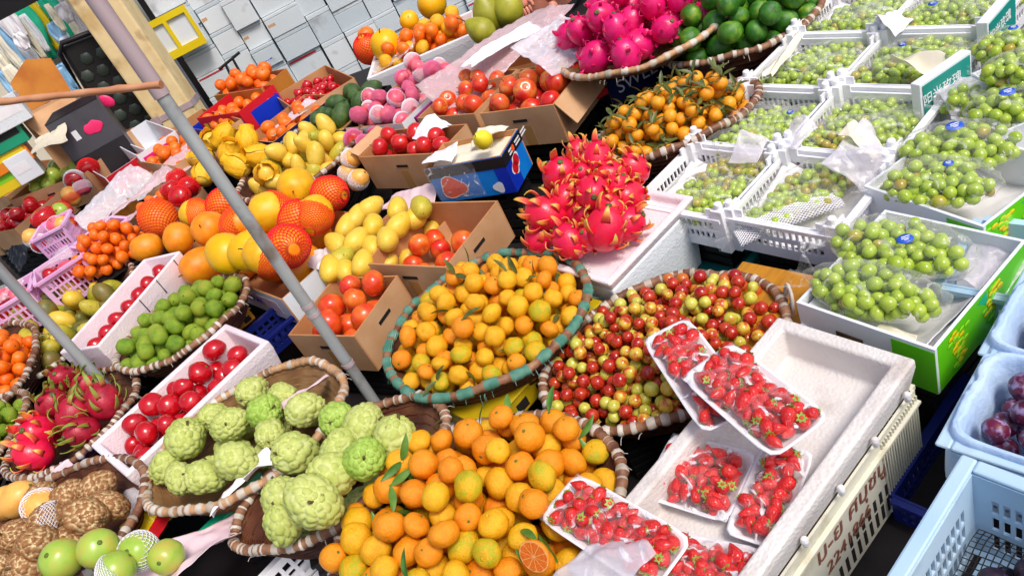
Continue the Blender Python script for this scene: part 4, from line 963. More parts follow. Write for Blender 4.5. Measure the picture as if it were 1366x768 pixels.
# ------------------------------------------------------------------ right: white crates of grapes
d1 = Vector((math.cos(rad(28)), math.sin(rad(28)), 0)); d2 = Vector((d1.y, -d1.x, 0))
CW, CD, CH = .300, .285, .135
CG = 'white slotted crates of bagged grapes'
names = {(0, 0): 'front left white crate of grapes, beside the dragon fruit heap', (1, 0): 'front right white crate with foam net sheet over its grapes',
         (0, 1): 'white crate of grapes right behind the front left crate', (1, 1): 'white crate of grapes right behind the foam net crate',
         (0, 2): 'white crate of grapes below the green oranges basket', (1, 2): 'white crate of grapes in front of the second teal poster', (0, 3): 'white crate of grapes at the top beside the green oranges', (1, 3): 'white crate of grapes at the top edge, in the right row', (0, 4): 'rearmost white crate in the left row of grapes', (1, 4): 'rearmost white crate in the right row of grapes'}
oa = at(843, 262, 0); ob = at(966, 278, 0)
CX = {}
for (i, j), lab in names.items():
    p = (oa if i == 0 else ob)+d1*(j*.30)+d2*(CW/2+(.0 if i == 0 else 0))+d1*CD/2
    zz = .0+.012*j
    Xc = T(p.x, p.y, zz-CH) @ RZ(rad(-62)); CX[(i, j)] = Xc
    plastic_crate(Xc, CW-.004, CD-.004, CH, 'wplast', lab, CG, rows=[(.032, .052), (.066, .092)], n=13, solid=(.12, .88))
    prop(Xc, CW*.9, CD*.9, zz-CH, 'the '+lab)
def bx(ij, dx, dy, dz, L, W, rz, label, **k):
    X = CX[ij] @ T(dx, dy, dz) @ RZ(rz); return bunch(0, 0, 0, L, W, rz, label, X=X, **k)
liner = 0
for ij in names:
    crumple('paper_liner', 'white paper liner, '+names[ij], 'paper', CX[ij] @ T(0, 0, .02), CW*.92, CD*.92, .012, 'wpaper', 30+liner, lift=.035, fold=.03, edge=.05); liner += 1
bx((0, 0), -.02, -.03, .05, 0.209, 0.134, 1.0, 'bagged grape bunch in the front left white crate, near side', n=42, seed=1)
bx((0, 0), .04, .08, .065, 0.220, 0.122, .3, 'bagged amber tinged grape bunch at the back of the front left crate', n=40, yel=.8)
bx((1, 0), -.02, .05, .055, 0.270, 0.159, 1.1, 'long bagged grape bunch behind the foam net sheet', n=64, yel=.35, net=False)
bx((1, 0), -.05, -.05, .05, 0.255, 0.110, .9, 'bagged grape bunch under the foam net sheet in the front right crate', n=40, net=True)
bx((0, 1), -.06, .0, .055, 0.232, 0.122, .9, 'bagged grape bunch left in the crate behind the front left one', n=46)
bx((0, 1), .06, .02, .055, 0.232, 0.122, .7, 'bagged grape bunch right in the crate behind the front left one', n=46, sticker=(.1, 0, .012))
bx((1, 1), -.05, -.04, .06, 0.255, 0.134, .5, 'bagged grape bunch near side of the crate behind the foam net crate', n=52, yel=.3)
bx((1, 1), .0, .08, .06, 0.270, 0.134, .2, 'bagged grape bunch far side of the crate behind the foam net crate', n=52)
bx((0, 2), -.04, -.03, .06, 0.232, 0.122, .6, 'bagged grape bunch near side of the crate under the green oranges', n=46)
bx((0, 2), .02, .08, .06, 0.232, 0.122, .3, 'bagged grape bunch far side of the crate under the green oranges', n=46)
bx((1, 2), -.03, -.05, .065, 0.270, 0.134, .3, 'bagged grape bunch with amber berry near the first teal poster', n=54, yel=.2)
bx((1, 2), .0, .07, .065, 0.270, 0.134, .3, 'bagged grape bunch below the second teal poster', n=54, sticker=(-.2, 0, .012))
bx((0, 3), -.02, -.05, .065, 0.255, 0.134, .4, 'bagged grape bunch with pale blue tag near the green oranges', n=46)
bx((0, 3), .02, .06, .065, 0.255, 0.134, .4, 'bagged grape bunch at the top edge in the left crate row', n=46)
bx((1, 3), -.03, -.03, .07, 0.270, 0.146, .3, 'bagged grape bunch at the top edge in the right crate row', n=54, sticker=(-.1, .1, .015))
bx((1, 3), .02, .08, .07, 0.270, 0.146, .3, 'rearmost bagged grape bunch in the right crate row', n=54)
bx((1, 4), -.03, -.03, .07, 0.270, 0.146, .3, 'bagged grape bunch in the rearmost right crate', n=46)
bx((0, 4), -.03, -.03, .07, 0.255, 0.146, .3, 'bagged grape bunch in the rearmost left crate', n=46)
for k, (px, py, w, a, sx_, sy_, m_n, lab) in enumerate([(1152, 183, .045, .3, .07, .10, 'cream_paper', 'folded cream paper between the foam net crate and the teal poster'), (1222, 82, .05, .5, .06, .12, 'cream_paper', 'cream paper strip under the upper grape bunches'), (1045, 72, .04, .5, .24, .035, 'cream_paper', 'long cream paper roll over the left crates'),
        (1062, 175, .03, .3, .10, .07, 'film_m', 'milky plastic between the left crates'), (1000, 190, .03, .6, .10, .08, 'film_m', 'milky plastic heaped between the front crates'), (1190, 25, .05, .2, .08, .09, 'wpaper', 'white tissue at the top edge between the crates')]):
    crumple('wrapping_paper', lab, 'paper', T(at(px, py, w)) @ RZ(rad(28)+a-.4) @ RX(.3), sx_, sy_, .03, m_n, 50+k)
for ij, dx, dy, a, lab in (((0, 1), .0, -.10, .3, 'bagged grape bunch against the near wall of the crate behind the front left one'), ((1, 1), .06, .0, 1.2, 'bagged grape bunch lying across the crate behind the foam net crate'), ((0, 2), .07, -.02, 1.1, 'bagged grape bunch lying across the crate under the green oranges'), ((1, 2), .08, .0, 1.0, 'bagged grape bunch lying across the crate by the first teal poster'), ((0, 3), .07, .0, 1.1, 'bagged grape bunch lying across the upper left crate'), ((1, 3), .09, .02, 1.0, 'bagged grape bunch lying across the upper right crate'), ((0, 0), .07, -.05, 1.2, 'bagged grape bunch on the right side of the front left crate')):
    bx(ij, dx, dy, .06, .20, .10, a, lab, n=40)
# printed white cartons with teal posters between crates
def poster_carton(tl, tr_, br, label, seed):
    p0, p1 = at(*tl, .05), at(*tr_, .07); x = (p1-p0); L = x.length; x.z = 0; rz = math.atan2(x.y, x.x); L = max(.18, L)
    X = T(p0.x, p0.y, 0) @ RZ(rz) @ T(L/2, .018, -.10)
    t = thing('printed_carton', label, 'carton', MP @ X, 'white cartons with teal posters')
    mb = MB(); h = .165; mb.box(-L/2, L/2, -.05, -.022, 0, h); obj('box_body', mb, 'wcard', t, bevel=.002)
    q = MB(); q.box(-L/2+.008, L/2-.008, -.0525, -.0505, .02, h-.008); obj('poster', q, 'tealp', t)
    link('lettering', text_mesh('阳光玫瑰', .034, 'white_ink', .0005), t, T(-L*.1, -.0532, h*.70) @ RX(PI/2) @ RZ(.05))
    ga = MB(); r0 = random.Random(seed)
    for i in range(26): ga.lathe([(0, .001), (.0062, .0009), (.007, 0)], 9, r0.randint(0, 1), 1, 1.2, T(-L*.2+r0.gauss(0, .018), -.0529-i*.00004, .045+r0.uniform(-.018, .022)) @ RX(PI/2))
    obj('printed_grapes', ga, ['ltgreen_p', 'yellow_p'], t)
    tx = MB()
    for i in range(5):
        for k in range(3): tx.box(L/2+.0004, L/2+.0012, -.048+k*.009, -.048+k*.009+.005, .03+i*.024, .034+i*.024)
    obj('printed_line', tx, 'black_p', t)
poster_carton((1213, 118), (1258, 78), (1262, 112), 'white carton with teal grape poster, the lower of two', 1)
poster_carton((1300, 38), (1332, -8), (1340, 22), 'white carton with teal grape poster, at the top right', 2)
# teal tray under the front left crate
c = at(935, 330, -.15); plastic_crate(T(c.x, c.y, -.25) @ RZ(rad(-62)), .26, .2, .07, 'teal', 'dark teal tray under the front left white crate', None, n=6, posts=False, dip=False, floor_slots=False)
# ------------------------------------------------------------------ middle: baskets
# front mandarins
K1 = basket((428, 765), (806, 622), (650, 563), (640, 850), -.03, .13, 'woven basket heaped with orange mandarins at the bottom of the photo', 'the front mandarin basket', seed=1)
MK = lambda where: [(5, P['mand'], 'deep orange mandarin in '+where), (4, P['mand_y'], 'yellow orange mandarin in '+where), (1.4, P['mand_g'], 'greenish yellow mandarin in '+where)]
fruit_heap(K1, .0298, 205, .10, MK('the front basket'), 'mandarins heaped in the front basket', 'mandarin', .2, fs=.93, aim=1.1)
P['half'][0].put(MP @ T(at(712, 742, .075)) @ RX(rad(52)) @ RY(rad(-34)) @ S(.030), 'halved mandarin showing pale segments in the front basket', 'mandarin')
# middle mandarins, green rope rim
K2 = basket((509, 480), (772, 378), (700, 332), (600, 524), .0, .12, 'woven basket with green rope rim full of small yellow orange mandarins', 'the green rope basket', 'green', seed=2)
fruit_heap(K2, .0265, 190, .10, [(2, P['clem'], 'small deep orange mandarin in the green rope basket'), (6, P['small_mand_y'], 'small yellow orange mandarin in the green rope basket'), (1.5, P['small_mand_g'], 'small greenish yellow mandarin in the green rope basket')], 'small mandarins heaped in the green rope basket', 'small_mandarin', .2, LEAFD, fs=.92, aim=1.1)
# jujubes
K3 = basket((712, 540), (1018, 398), (935, 362), (850, 566), -.065, .10, 'woven basket heaped with small red and yellow jujubes', 'the jujube basket', seed=3, loop=-.2)
fk = K3[3]
JK = [(5, P['juj']['jujr'], 'dark red jujube in the middle basket'), (3.2, P['juj']['jujm'], 'red and yellow blushed jujube in the middle basket'), (2.3, P['juj']['jujy'], 'yellow green jujube in the middle basket')]
jp = heap(ell_sample(K3[1]*.95, K3[2]*.95), lambda x, y: max(fk(x, y), .068), .0155, 430, .06, 10)
jW = MP @ K3[0]; jp = shown(K3[0], jp); jp.sort(key=lambda q: (jW @ Vector(q[:3])-CAM).length-q[2]*3)
fill(K3[0], jp[:298], JK, 'small jujubes heaped in the middle basket', 'jujube')
jm = MB()
for i_, q in enumerate(jp[298:]): jm.radial(lambda d: d*q[3], 12, 8, i_ % 3, T(q[0], q[1], q[2]) @ rrot())
tag(obj('jujube_heap', jm, ['jujr', 'jujm', 'jujy'], None, MP @ K3[0]), 'far layer of small red and yellow jujubes in the middle basket', 'jujubes', None, 'stuff')
# sugar apples
K4 = basket((190, 645), (450, 512), (400, 487), (262, 684), .02, .10, 'left woven basket of pale green sugar apples', 'the left sugar apple basket', 'light', seed=4)
K5 = basket((300, 720), (580, 552), (540, 532), (390, 727), -.01, .12, 'right woven basket of green sugar apples, nearest the mandarins', 'the right sugar apple basket', seed=5)
SG = 'sugar apples in two baskets'
sug4 = [(248, 581, .075, .052, 0, 'large knobbly sugar apple at the far left of the left basket'), (283, 558, .05, .040, 1, 'greyish sugar apple behind the large one in the left basket'), (306, 566, .07, .044, 1, 'pale sugar apple standing upright in the left basket'), (308, 613, .075, .046, 0, 'sugar apple with dark scar above the left basket rim'),
        (224, 616, .05, .038, 0, 'small sugar apple low at the left rim of the left basket'), (239, 633, .06, .040, 1, 'pale sugar apple against the left basket front rim'), (267, 635, .06, .042, 0, 'yellowish sugar apple against the left basket front rim'), (333, 525, .05, .042, 1, 'pale flat sugar apple at the back of the left basket'), (355, 548, .075, .046, 2, 'bright green sugar apple near the back of the left basket'),
        (374, 526, .045, .036, 1, 'small pale sugar apple at the back right of the left basket'), (360, 581, .06, .038, 0, 'small sugar apple beside white paper in the left basket'), (400, 549, .065, .042, 1, 'sugar apple against the right rim of the left basket')]
sug5 = [(388, 605, .10, .050, 1, 'pale sugar apple lying between the two baskets'), (448, 560, .09, .044, 2, 'bright green sugar apple standing at the back of the right basket'), (450, 596, .11, .042, 0, 'upright sugar apple in the middle of the right basket'), (489, 566, .09, .048, 0, 'broad sugar apple at the back of the right basket'), (528, 578, .09, .053, 1, 'largest sugar apple near the right rim of the right basket'),
        (486, 612, .12, .046, 2, 'vivid green sugar apple showing its stem in the right basket'), (434, 636, .12, .050, 1, 'round pale sugar apple in front of the vivid green one'), (418, 668, .13, .054, 0, 'sugar apple with brown stem hollow at the right basket front'), (374, 658, .09, .048, 0, 'lumpy yellowish sugar apple at the left of the right basket'), (375, 690, .08, .044, 0, 'folded sugar apple lowest in the right basket')]
rs = random.Random(5)
for lst in (sug4, sug5):
    for (px, py, w, r, k, lab) in lst:
        p = rs.choice(P['sug']) if k < 2 else P['sug_g'][0]
        X = T(at(px, py, w-.01)) @ RZ(rs.uniform(0, 6.28)) @ RX(rs.uniform(.3, 1.5))
        if 'stem' in lab: X = T(at(px, py, w-.01)) @ RZ(rad(20)) @ RX(rad(50)) @ RZ(rs.uniform(0, 6))
        p.put(MP @ X @ S(r), lab, 'sugar apple', SG)
for bk, n_, lab in ((K4, 9, 'sugar apple at the bottom of the left basket'), (K5, 9, 'sugar apple at the bottom of the right basket')):
    X, a, b, fl_ = bk
    for q in heap(ell_sample(a*.62, b*.55), fl_, .040, n_, 0, 12, .05): P['sug'][rs.randint(0, 1)].put(MP @ X @ T(q[0]*.9, q[1]*.9, min(q[2], .06)) @ rrot() @ S(q[3]*.95), lab, 'sugar apple', SG+', lower layer')
for k, (px, py, w, sx, sy, lab) in enumerate([(300, 655, .03, .12, .05, 'white paper strip at the left sugar apple basket front'), (345, 620, .04, .09, .06, 'white paper tucked among sugar apples between the baskets'), (405, 520, .05, .14, .08, 'pink tinged paper in the back of the left sugar apple basket')]):
    crumple('wrapping_paper', lab, 'paper', T(at(px, py, w)) @ RZ(rad(25)), sx, sy, .03, 'wpaper' if k < 2 else 'ppaper', 80+k)
# limes
K6 = basket((142, 492), (317, 388), (290, 372), (222, 478), .03, .09, 'narrow woven basket of green limes beside the long white box', 'the lime basket', seed=6)
fruit_heap(K6, .027, 95, .05, [(1, P['lime'], 'green lime in the woven basket by the white box')], 'limes in the woven basket', 'lime', fs=.9)
# kumquats with leaves
K7 = basket((790, 205), (1010, 118), (960, 84), (890, 212), .0, .10, 'woven basket of small oranges with dark leaves', 'the leafy orange basket', seed=7, minor=.165)
fruit_heap(K7, .023, 170, .10, [(1, P['kum'], 'small orange with dark leaves in the leafy basket')], 'small leafy oranges', 'orange', .95, LEAFD, fs=.92, aim=.9)
# dragon fruits at the back
K8 = basket((763, 45), (982, 5), (884, -36), (862, 86), .10, .065, 'woven basket of magenta dragon fruits on the navy carton', 'the dragon fruit basket', 'light', seed=8, props=False)
DL = [(1, P['drm'], 'magenta dragon fruit in the woven basket on the navy carton')]
fruit_heap(K8, .056, 46, .05, DL, 'magenta dragon fruits in the basket', 'dragon fruit', fs=.86, aim=1.0)
# green oranges
K9 = basket((875, 70), (1092, -8), (985, -60), (985, 88), .02, .13, 'woven basket of dark green oranges near the white crates', 'the green orange basket', seed=9, minor=.27)
fruit_heap(K9, .040, 95, .10, [(1, P['gor'], 'dark green orange with yellow blush in the back basket')], 'green oranges in the back basket', 'orange', fs=.92)
# yellow mangoes
K10 = basket((318, 240), (468, 188), (425, 160), (398, 250), .02, .10, 'woven basket of yellow mangoes behind the melons', 'the yellow mango basket', seed=10)
fruit_heap(K10, .042, 44, .12, [(3, P['mango'], 'yellow mango in the basket behind the melons'), (1, P['mango_g'], 'greenish mango in the basket behind the melons')], 'mangoes in the basket behind the melons', 'mango', fs=.85)
for k, (px, py) in enumerate([(285, 190), (306, 205), (330, 188), (318, 222), (346, 208), (356, 232), (300, 180), (272, 232), (270, 210)]):
    P['wrap'][k % 2].put(MP @ T(at(px, py, .07)) @ RZ(k*1.3) @ RX(.5+.12*k) @ S(.055), ['mango wrapped in torn yellow paper, left end of its row', 'mango in yellow paper right of the steel pole', 'mango in yellow paper in front of the royal blue box', 'mango in yellow paper low in the front of the pile', 'mango in crumpled yellow paper next to the mango basket', 'mango in yellow paper touching the mango basket front', 'mango in yellow paper highest in the pile', 'mango in yellow paper just left of the steel pole', 'mango in yellow paper partly behind the steel pole'][k], 'mango', 'mangoes wrapped in yellow paper')
# left edge baskets
K11 = basket((12, 612), (185, 512), (120, 505), (70, 628), .0, .10, 'woven basket of red dragon fruits at the left edge', 'the left dragon fruit basket', seed=11)
for k, (px, py, w, r, lab) in enumerate([(52, 578, .05, .062, 'dragon fruit at the front of the left basket'), (70, 540, .07, .055, 'red dragon fruit with long green scales in the left basket'), (98, 552, .06, .055, 'glossy dragon fruit in the middle of the left basket'), (138, 535, .05, .058, 'magenta dragon fruit by the second pole'), (45, 605, .04, .055, 'bright pink dragon fruit over the left basket rim'), (110, 575, .03, .05, 'dark red dragon fruit along the left basket front rim'), (85, 505, .06, .05, 'dragon fruit with brown dry scales at the back of the left basket'), (115, 515, .05, .05, 'dragon fruit at the back right of the left basket')]):
    (P['drg'][0] if k in (0, 4) else P['drk'][k % 2]).put(MP @ T(at(px, py, w)) @ RZ(k*1.1) @ RX(.6+.2*(k % 3)) @ S(r), lab, 'dragon fruit', 'dragon fruits in the left basket')
K13 = basket((-70, 610), (28, 560), (0, 530), (-30, 625), .02, .10, 'woven basket of small limes cut by the left edge', 'the small lime basket', seed=13)
fruit_heap(K13, .026, 60, .10, [(1, P['lime'], 'yellow green lime at the left edge of the photo')], 'limes at the left edge', 'lime', fs=.9)
K12 = basket((-90, 760), (166, 672), (95, 638), (40, 840), .02, .11, 'woven basket of brown netted sugar apples in the bottom left corner', 'the brown sugar apple basket', seed=12)
for k, (px, py, w, r, lab) in enumerate([(120, 690, .07, .056, 'brown cracked sugar apple by the right basket rim'), (95, 660, .05, .05, 'brown sugar apple at the back of the corner basket'), (125, 655, .04, .05, 'brown sugar apple at the back right of the corner basket'), (72, 690, .06, .048, 'pale brown sugar apple beside the white foam net'), (20, 715, .08, .055, 'dark brown sugar apple at the left of the corner basket'), (60, 725, .09, .052, 'brown patterned sugar apple in the middle of the corner basket'), (36, 755, .08, .055, 'brown sugar apple at the bottom edge'), (0, 755, .08, .05, 'brown sugar apple in the very corner'), (90, 720, .05, .048, 'small brown sugar apple behind the green mango'), (50, 668, .05, .046, 'brown sugar apple at the back left of the corner basket'), (45, 740, .05, .05, 'brown sugar apple deep in the corner basket'), (142, 672, .05, .046, 'brown sugar apple tucked under the right basket rim'), (110, 720, .03, .048, 'brown sugar apple low in front of the cracked one')]):
    (netted(P['sug_b'][0], 'net_w', -.95, .2, lambda d: Vector((d.x*1.02, d.y*1.02, d.z*1.22))) if k == 3 else P['sug_b'][k % 2]).put(MP @ T(at(px, py, w)) @ rrot() @ S(r*.86), lab, 'sugar apple', 'brown sugar apples in the corner basket')
for k, (px, py, w, r, lab) in enumerate([(82, 745, .13, .047, 'round green mango at the bottom left'), (131, 731, .12, .046, 'round green mango with white foam net behind it'), (155, 760, .10, .042, 'green mango half in a white foam net')]):
    p = P['gm'][0] if k < 2 else netted(P['gm'][0], 'net_w', -.9, .2)
    p.put(MP @ T(at(px, py, w)) @ RZ(k) @ RX(.4+.5*k) @ S(r), lab, 'mango', 'green mangoes at the bottom left')
netted(P['gm'][0], 'net_w', -.95, .7).put(MP @ T(at(185, 735, .07)) @ RX(.6) @ S(.045), 'mango in a white foam net beside the green ones', 'mango', 'green mangoes at the bottom left')
for k, (px, py, lab) in enumerate([(25, 665, 'orange mango left of the white foam net'), (8, 670, 'orange mango cut by the left edge'), (55, 675, 'mango hidden in a white foam net sleeve')]):
    p = P['apple_om'][0] if k < 2 else netted(P['apple_om'][0], 'net_w', -.95, .9)
    p.put(MP @ T(at(px, py, .06)) @ RY(1.2) @ RX(.4*k) @ S(.048), lab, 'mango', 'orange mangoes at the left edge')
crumple('wrapping_paper', 'white paper sheet at the bottom left under a mango', 'paper', T(at(245, 735, .02)) @ RZ(.4), .24, .16, .04, 'ppaper', 91)
P['gm'][0].put(MP @ T(at(222, 742, .05)) @ RX(1) @ S(.04), 'ripe mango half wrapped in pinkish paper', 'mango')
crumple('printed_bag', 'white plastic bag printed in royal blue under the dragon fruit basket', 'bag', T(at(118, 630, -.03)) @ RZ(rad(28)) @ RX(.5), .20, .10, .03, 'blue_d', 93)
crumple('printed_bag', 'crumpled pink and white plastic bag left of the blue printed one', 'bag', T(at(75, 650, -.02)) @ RZ(rad(20)) @ RX(.5), .14, .10, .03, 'ppaper', 94)
crumple('printed_bag', 'torn yellow printed wrapper right of the corner basket', 'wrapper', T(at(190, 692, -.03)) @ RZ(rad(30)) @ RX(.6), .11, .09, .03, 'yellow_p', 95)
crumple('printed_bag', 'red plastic strip beside the yellow wrapper', 'wrapper', T(at(208, 705, -.04)) @ RZ(rad(70)) @ RX(.5), .12, .04, .02, 'red', 96)
crumple('printed_bag', 'lilac plastic scrap behind the yellow wrapper', 'wrapper', T(at(172, 668, -.05)) @ RZ(rad(10)), .1, .08, .03, 'film_m', 97)
gp_ = MB(); gp_.box(-.14, .14, -.02, .02, 0, .02); tag(obj('green_plank', gp_, 'green_plast', None, MP @ T(at(300, 692, -.07)) @ RZ(rad(30)), bevel=.004), 'teal green plastic strip between the two sugar apple baskets', 'plastic strip')
c = at(400, 762, -.12); plastic_crate(T(c.x, c.y, -.22) @ RZ(rad(30)), .36, .2, .09, 'wplast', 'white slotted crate under the right sugar apple basket', None, n=10, posts=False, dip=False)
# mixed mangoes at the left
K14 = basket((-60, 488), (163, 388), (100, 368), (20, 525), -.03, .11, 'woven basket of green and yellow mangoes at the left edge', 'the left mango basket', seed=14)
fruit_heap(K14, .042, 60, .06, [(3, P['mango_d'], 'dark green mango in the left basket'), (4, P['mango_g'], 'yellow green mango in the left basket'), (1.5, P['mango'], 'yellow mango in the left basket')], 'mangoes in the left basket', 'mango', fs=.9)
K15 = basket((-60, 520), (48, 450), (10, 440), (-20, 560), .03, .1, 'woven basket of small tangerines at the left edge', 'the tangerine basket', seed=15)
fruit_heap(K15, .028, 70, .12, [(1, P['tang'], 'small orange tangerine at the left edge')], 'tangerines at the left edge', 'tangerine', fs=.92)
# melons and their carton
BM = carton((232, 345), (375, 400), (475, 285), -.02, .12, 'low printed carton full of netted melons', 'the melon carton', 'wcard', 'card_in', name='melon_carton', cat='carton', holes=False)
tm_ = [o for o in COL.objects if o.get('label') == 'low printed carton full of netted melons'][0]
pb = MB(); pb.box(-BM[1]*.2, BM[1]*.42, -BM[2]/2-.0012, -BM[2]/2-.0002, .03, .09); obj('printed_band', pb, 'ppaper', tm_)
link('lettering', text_mesh('TL MAX', .04, 'blue_d'), tm_, T(BM[1]*.22, -BM[2]/2-.0016, .06) @ RX(PI/2))
ML = [(211, 291, .10, .080, 'mel_o_o', 'orange melon in an orange net with its round top bare, left end of the pile'), (261, 285, .09, .064, 'mel_y_o', 'yellow orange melon half in an orange net, behind the carton box'), (298, 273, .07, .070, 'mel_red', 'melon fully covered by a red net, left one'), (281, 306, .11, .074, 'mel_o', 'bare orange melon under the red netted one'), (318, 300, .11, .068, 'mel_o_o', 'melon in an orange net left of the steel pole'),
      (196, 330, .10, .060, 'mel_o', 'bare orange melon beside the small tangerine net'), (238, 318, .09, .062, 'mel_o', 'bare orange melon above the long white box'), (303, 338, .12, .076, 'mel_v', 'bare bright yellow melon at the front of the pile'), (333, 335, .12, .072, 'mel_v', 'yellow melon with a crossed stem at the front of the pile'), (362, 283, .10, .080, 'mel_y_o', 'large yellow melon half in an orange net behind the steel pole'),
      (396, 250, .09, .080, 'mel', 'large bare yellow melon at the top of the pile'), (440, 258, .08, .066, 'mel_red', 'melon fully covered by a red net, right one'), (396, 293, .11, .066, 'mel_red', 'melon in a red net between two yellow ones'), (420, 286, .10, .068, 'mel_y_o', 'yellow melon half in an orange net at the right end'), (384, 328, .12, .074, 'mel_red', 'melon in a red net at the front right of the pile'),
      (355, 340, .12, .072, 'mel_y_o', 'yellow melon in an orange net right over the printed carton label'), (268, 355, .05, .074, 'mel_o', 'shaded bare orange melon lowest in the pile')]
for k, (px, py, w, r, kk, lab) in enumerate(ML):
    P[kk][0].put(MP @ T(at(px, py, w-.02)) @ RZ(rad(200)+k*.9) @ RX(rad(50+25*(k % 3))) @ S(r), lab, 'melon', 'melons in orange and red nets')
pts = heap(rect_sample(BM[1]/2-.09, BM[2]/2-.09), lambda x, y: .012, .07, 9, 0, 10); fill(BM[0], pts, [(1, P['mel_o'], 'bare melon in the lowest layer of the melon carton')], 'melons in the lowest layer', 'melon')
# net of small tangerines
pts = heap(ell_sample(.17, .13), lambda x, y: 0, .028, 60, .12, 12); Xn = T(at(160, 348, -.03)) @ RZ(.3)
fill(Xn, pts, [(1, P['tang'], 'bright tangerine heaped beside the netted melons')], 'tangerines beside the melons', 'tangerine'); prop(Xn, .38, .3, -.03, 'the bright tangerines')
# loose yellow mangoes with foam liner
mg = [(494, 277), (530, 278), (561, 276), (462, 302), (498, 300), (532, 300), (555, 288), (448, 325), (476, 320), (496, 329), (456, 344), (440, 358), (460, 361), (484, 350), (516, 318), (475, 290)]
MX = carton((428, 372), (505, 388), (580, 290), -.06, .08, 'shallow carton of pale yellow mangoes lined with white paper', 'the pale mango carton', 'card', 'card_in', holes=False)
ml = ['at the back left', 'second at the back', 'greenish one at the back right', 'on the left, under the back row', 'in the centre with a brown speck', 'brightly lit one right of centre', 'beside the blue printed box', 'at the left side by the white paper', 'left of centre in front', 'long one touching the apple box', 'greener one on the white paper', 'lowest one on the left', 'second lowest on the left', 'in front against the apple box', 'half hidden under the bright one', 'deep in the left half']
for k, (px, py) in enumerate(mg):
    P['mango' if k not in (2, 10) else 'mango_g'][k % 2].put(MP @ T(at(px, py, .0+.012*(k % 3))) @ RZ(rad(20+37*k % 90)) @ RX(.3*(k % 4)) @ S(.043), 'pale yellow mango, '+ml[k], 'mango', 'pale yellow mangoes in the lined carton')
pts = heap(rect_sample(MX[1]/2-.05, MX[2]/2-.05), lambda x, y: .012, .036, 14, 0, 10); fill(MX[0], pts, [(1, P['mango'], 'pale yellow mango in the lowest layer of the lined carton')], 'pale mangoes in the lowest layer', 'mango')
crumple('wrapping_paper', 'white paper liner hanging out left of the pale mangoes', 'paper', T(at(424, 340, -.01)) @ RZ(rad(30)) @ RX(-.2), .10, .36, .05, 'wpaper', 99)
crumple('wrapping_paper', 'white paper edge under the front of the pale mangoes', 'paper', T(at(470, 372, -.04)) @ RZ(rad(-40)), .22, .07, .03, 'wpaper', 100)
# front dragon fruit on styrofoam
c = at(808, 312, -.03); foam_box(T(c.x, c.y, -.24) @ RZ(rad(-62)), .34, .36, .2, 'foam_cool', 'grey white styrofoam box under the front dragon fruits', name='styrofoam_box')
t_ = foam_box(T(c.x, c.y, -.039) @ RZ(rad(-62)), .36, .38, .035, 'foam_pink', 'pinkish styrofoam tray holding the front dragon fruits', floor=.012, name='styrofoam_tray', cat='tray')
for k, (px, py, w, r, lab) in enumerate([(747, 235, .17, .060, 'big dragon fruit at the top left of the front heap'), (796, 212, .17, .052, 'dragon fruit with yellow green scales at the top of the front heap'), (728, 285, .13, .058, 'dragon fruit with dry navel at the left of the front heap'), (790, 257, .16, .056, 'dragon fruit in the centre of the front heap'), (808, 305, .09, .062, 'large dragon fruit at the front right of the heap'), (760, 322, .07, .052, 'dragon fruit at the front left above the mandarins'), (838, 262, .09, .054, 'shadowed dragon fruit at the right side of the heap'), (834, 300, .05, .055, 'dragon fruit touching the white crate'), (772, 205, .10, .045, 'small dragon fruit with a long green bract at the back'), (815, 235, .12, .05, 'dragon fruit behind the centre one'), (775, 285, .08, .052, 'dragon fruit deep between the front ones'), (720, 315, .05, .05, 'dragon fruit low on the left over the apple box'), (845, 225, .06, .05, 'dragon fruit at the back right of the heap'), (775, 232, .15, .042, 'small dragon fruit wedged high between two larger ones'), (752, 265, .15, .042, 'small dragon fruit in the left middle of the front heap'), (812, 275, .12, .042, 'small dragon fruit right of the centre one'), (785, 318, .06, .042, 'small dragon fruit at the front edge of the tray'), (822, 250, .13, .040, 'small dragon fruit near the shadowed right side')]):
    P['drg'][k % 2].put(MP @ T(at(px, py, w*.72)) @ RZ(1.9*k+.4) @ RX(.5+.25*(k % 4)) @ S(r*.94), lab, 'dragon fruit', 'red dragon fruits in the front heap')
# supports seen under the baskets
def plank(px, py, w, L, W, H, rz, m, lab, cat='crate', nm='wooden_crate'):
    t = thing(nm, lab, cat, MP @ T(at(px, py, w)) @ RZ(rz)); mb = MB(); mb.box(-L/2, L/2, -W/2, W/2, 0, H*.9); obj('crate_body', mb, m, t, bevel=.006)
    q = MB(); q.box(-L/2-.006, L/2+.006, -W/2-.006, W/2+.006, H*.9+.001, H); obj('crate_rim', q, m, t, bevel=.003)
    s = MB()
    for i in range(6): s.box(-L/2+L*(i+.25)/6, -L/2+L*(i+.75)/6, -W/2-.0015, -W/2+.001, H*.2, H*.6)
    obj('slot_row', s, 'slit', t)
plank(705, 492, -.14, .46, .20, .07, rad(30), 'yellow_cr', 'mossy yellow crate under the green rope basket')
plank(1012, 445, -.14, .30, .22, .07, rad(30), 'ochre', 'ochre yellow crate end right of the jujubes')
plank(285, 462, -.10, .34, .10, .05, rad(30), 'ochre', 'ochre wooden crate edge under the lime basket')
c = at(372, 428, -.12); plastic_crate(T(c.x, c.y, -.18) @ RZ(rad(30)), .24, .14, .08, 'navyplast', 'royal blue slotted crate left of the front apple box', None, n=7, posts=False, dip=False)
c = at(610, 578, -.15); foam_box(T(c.x, c.y, -.27) @ RZ(rad(-60)), .26, .3, .15, 'foam_cool', 'grey styrofoam box behind the front mandarins', floor=.13)
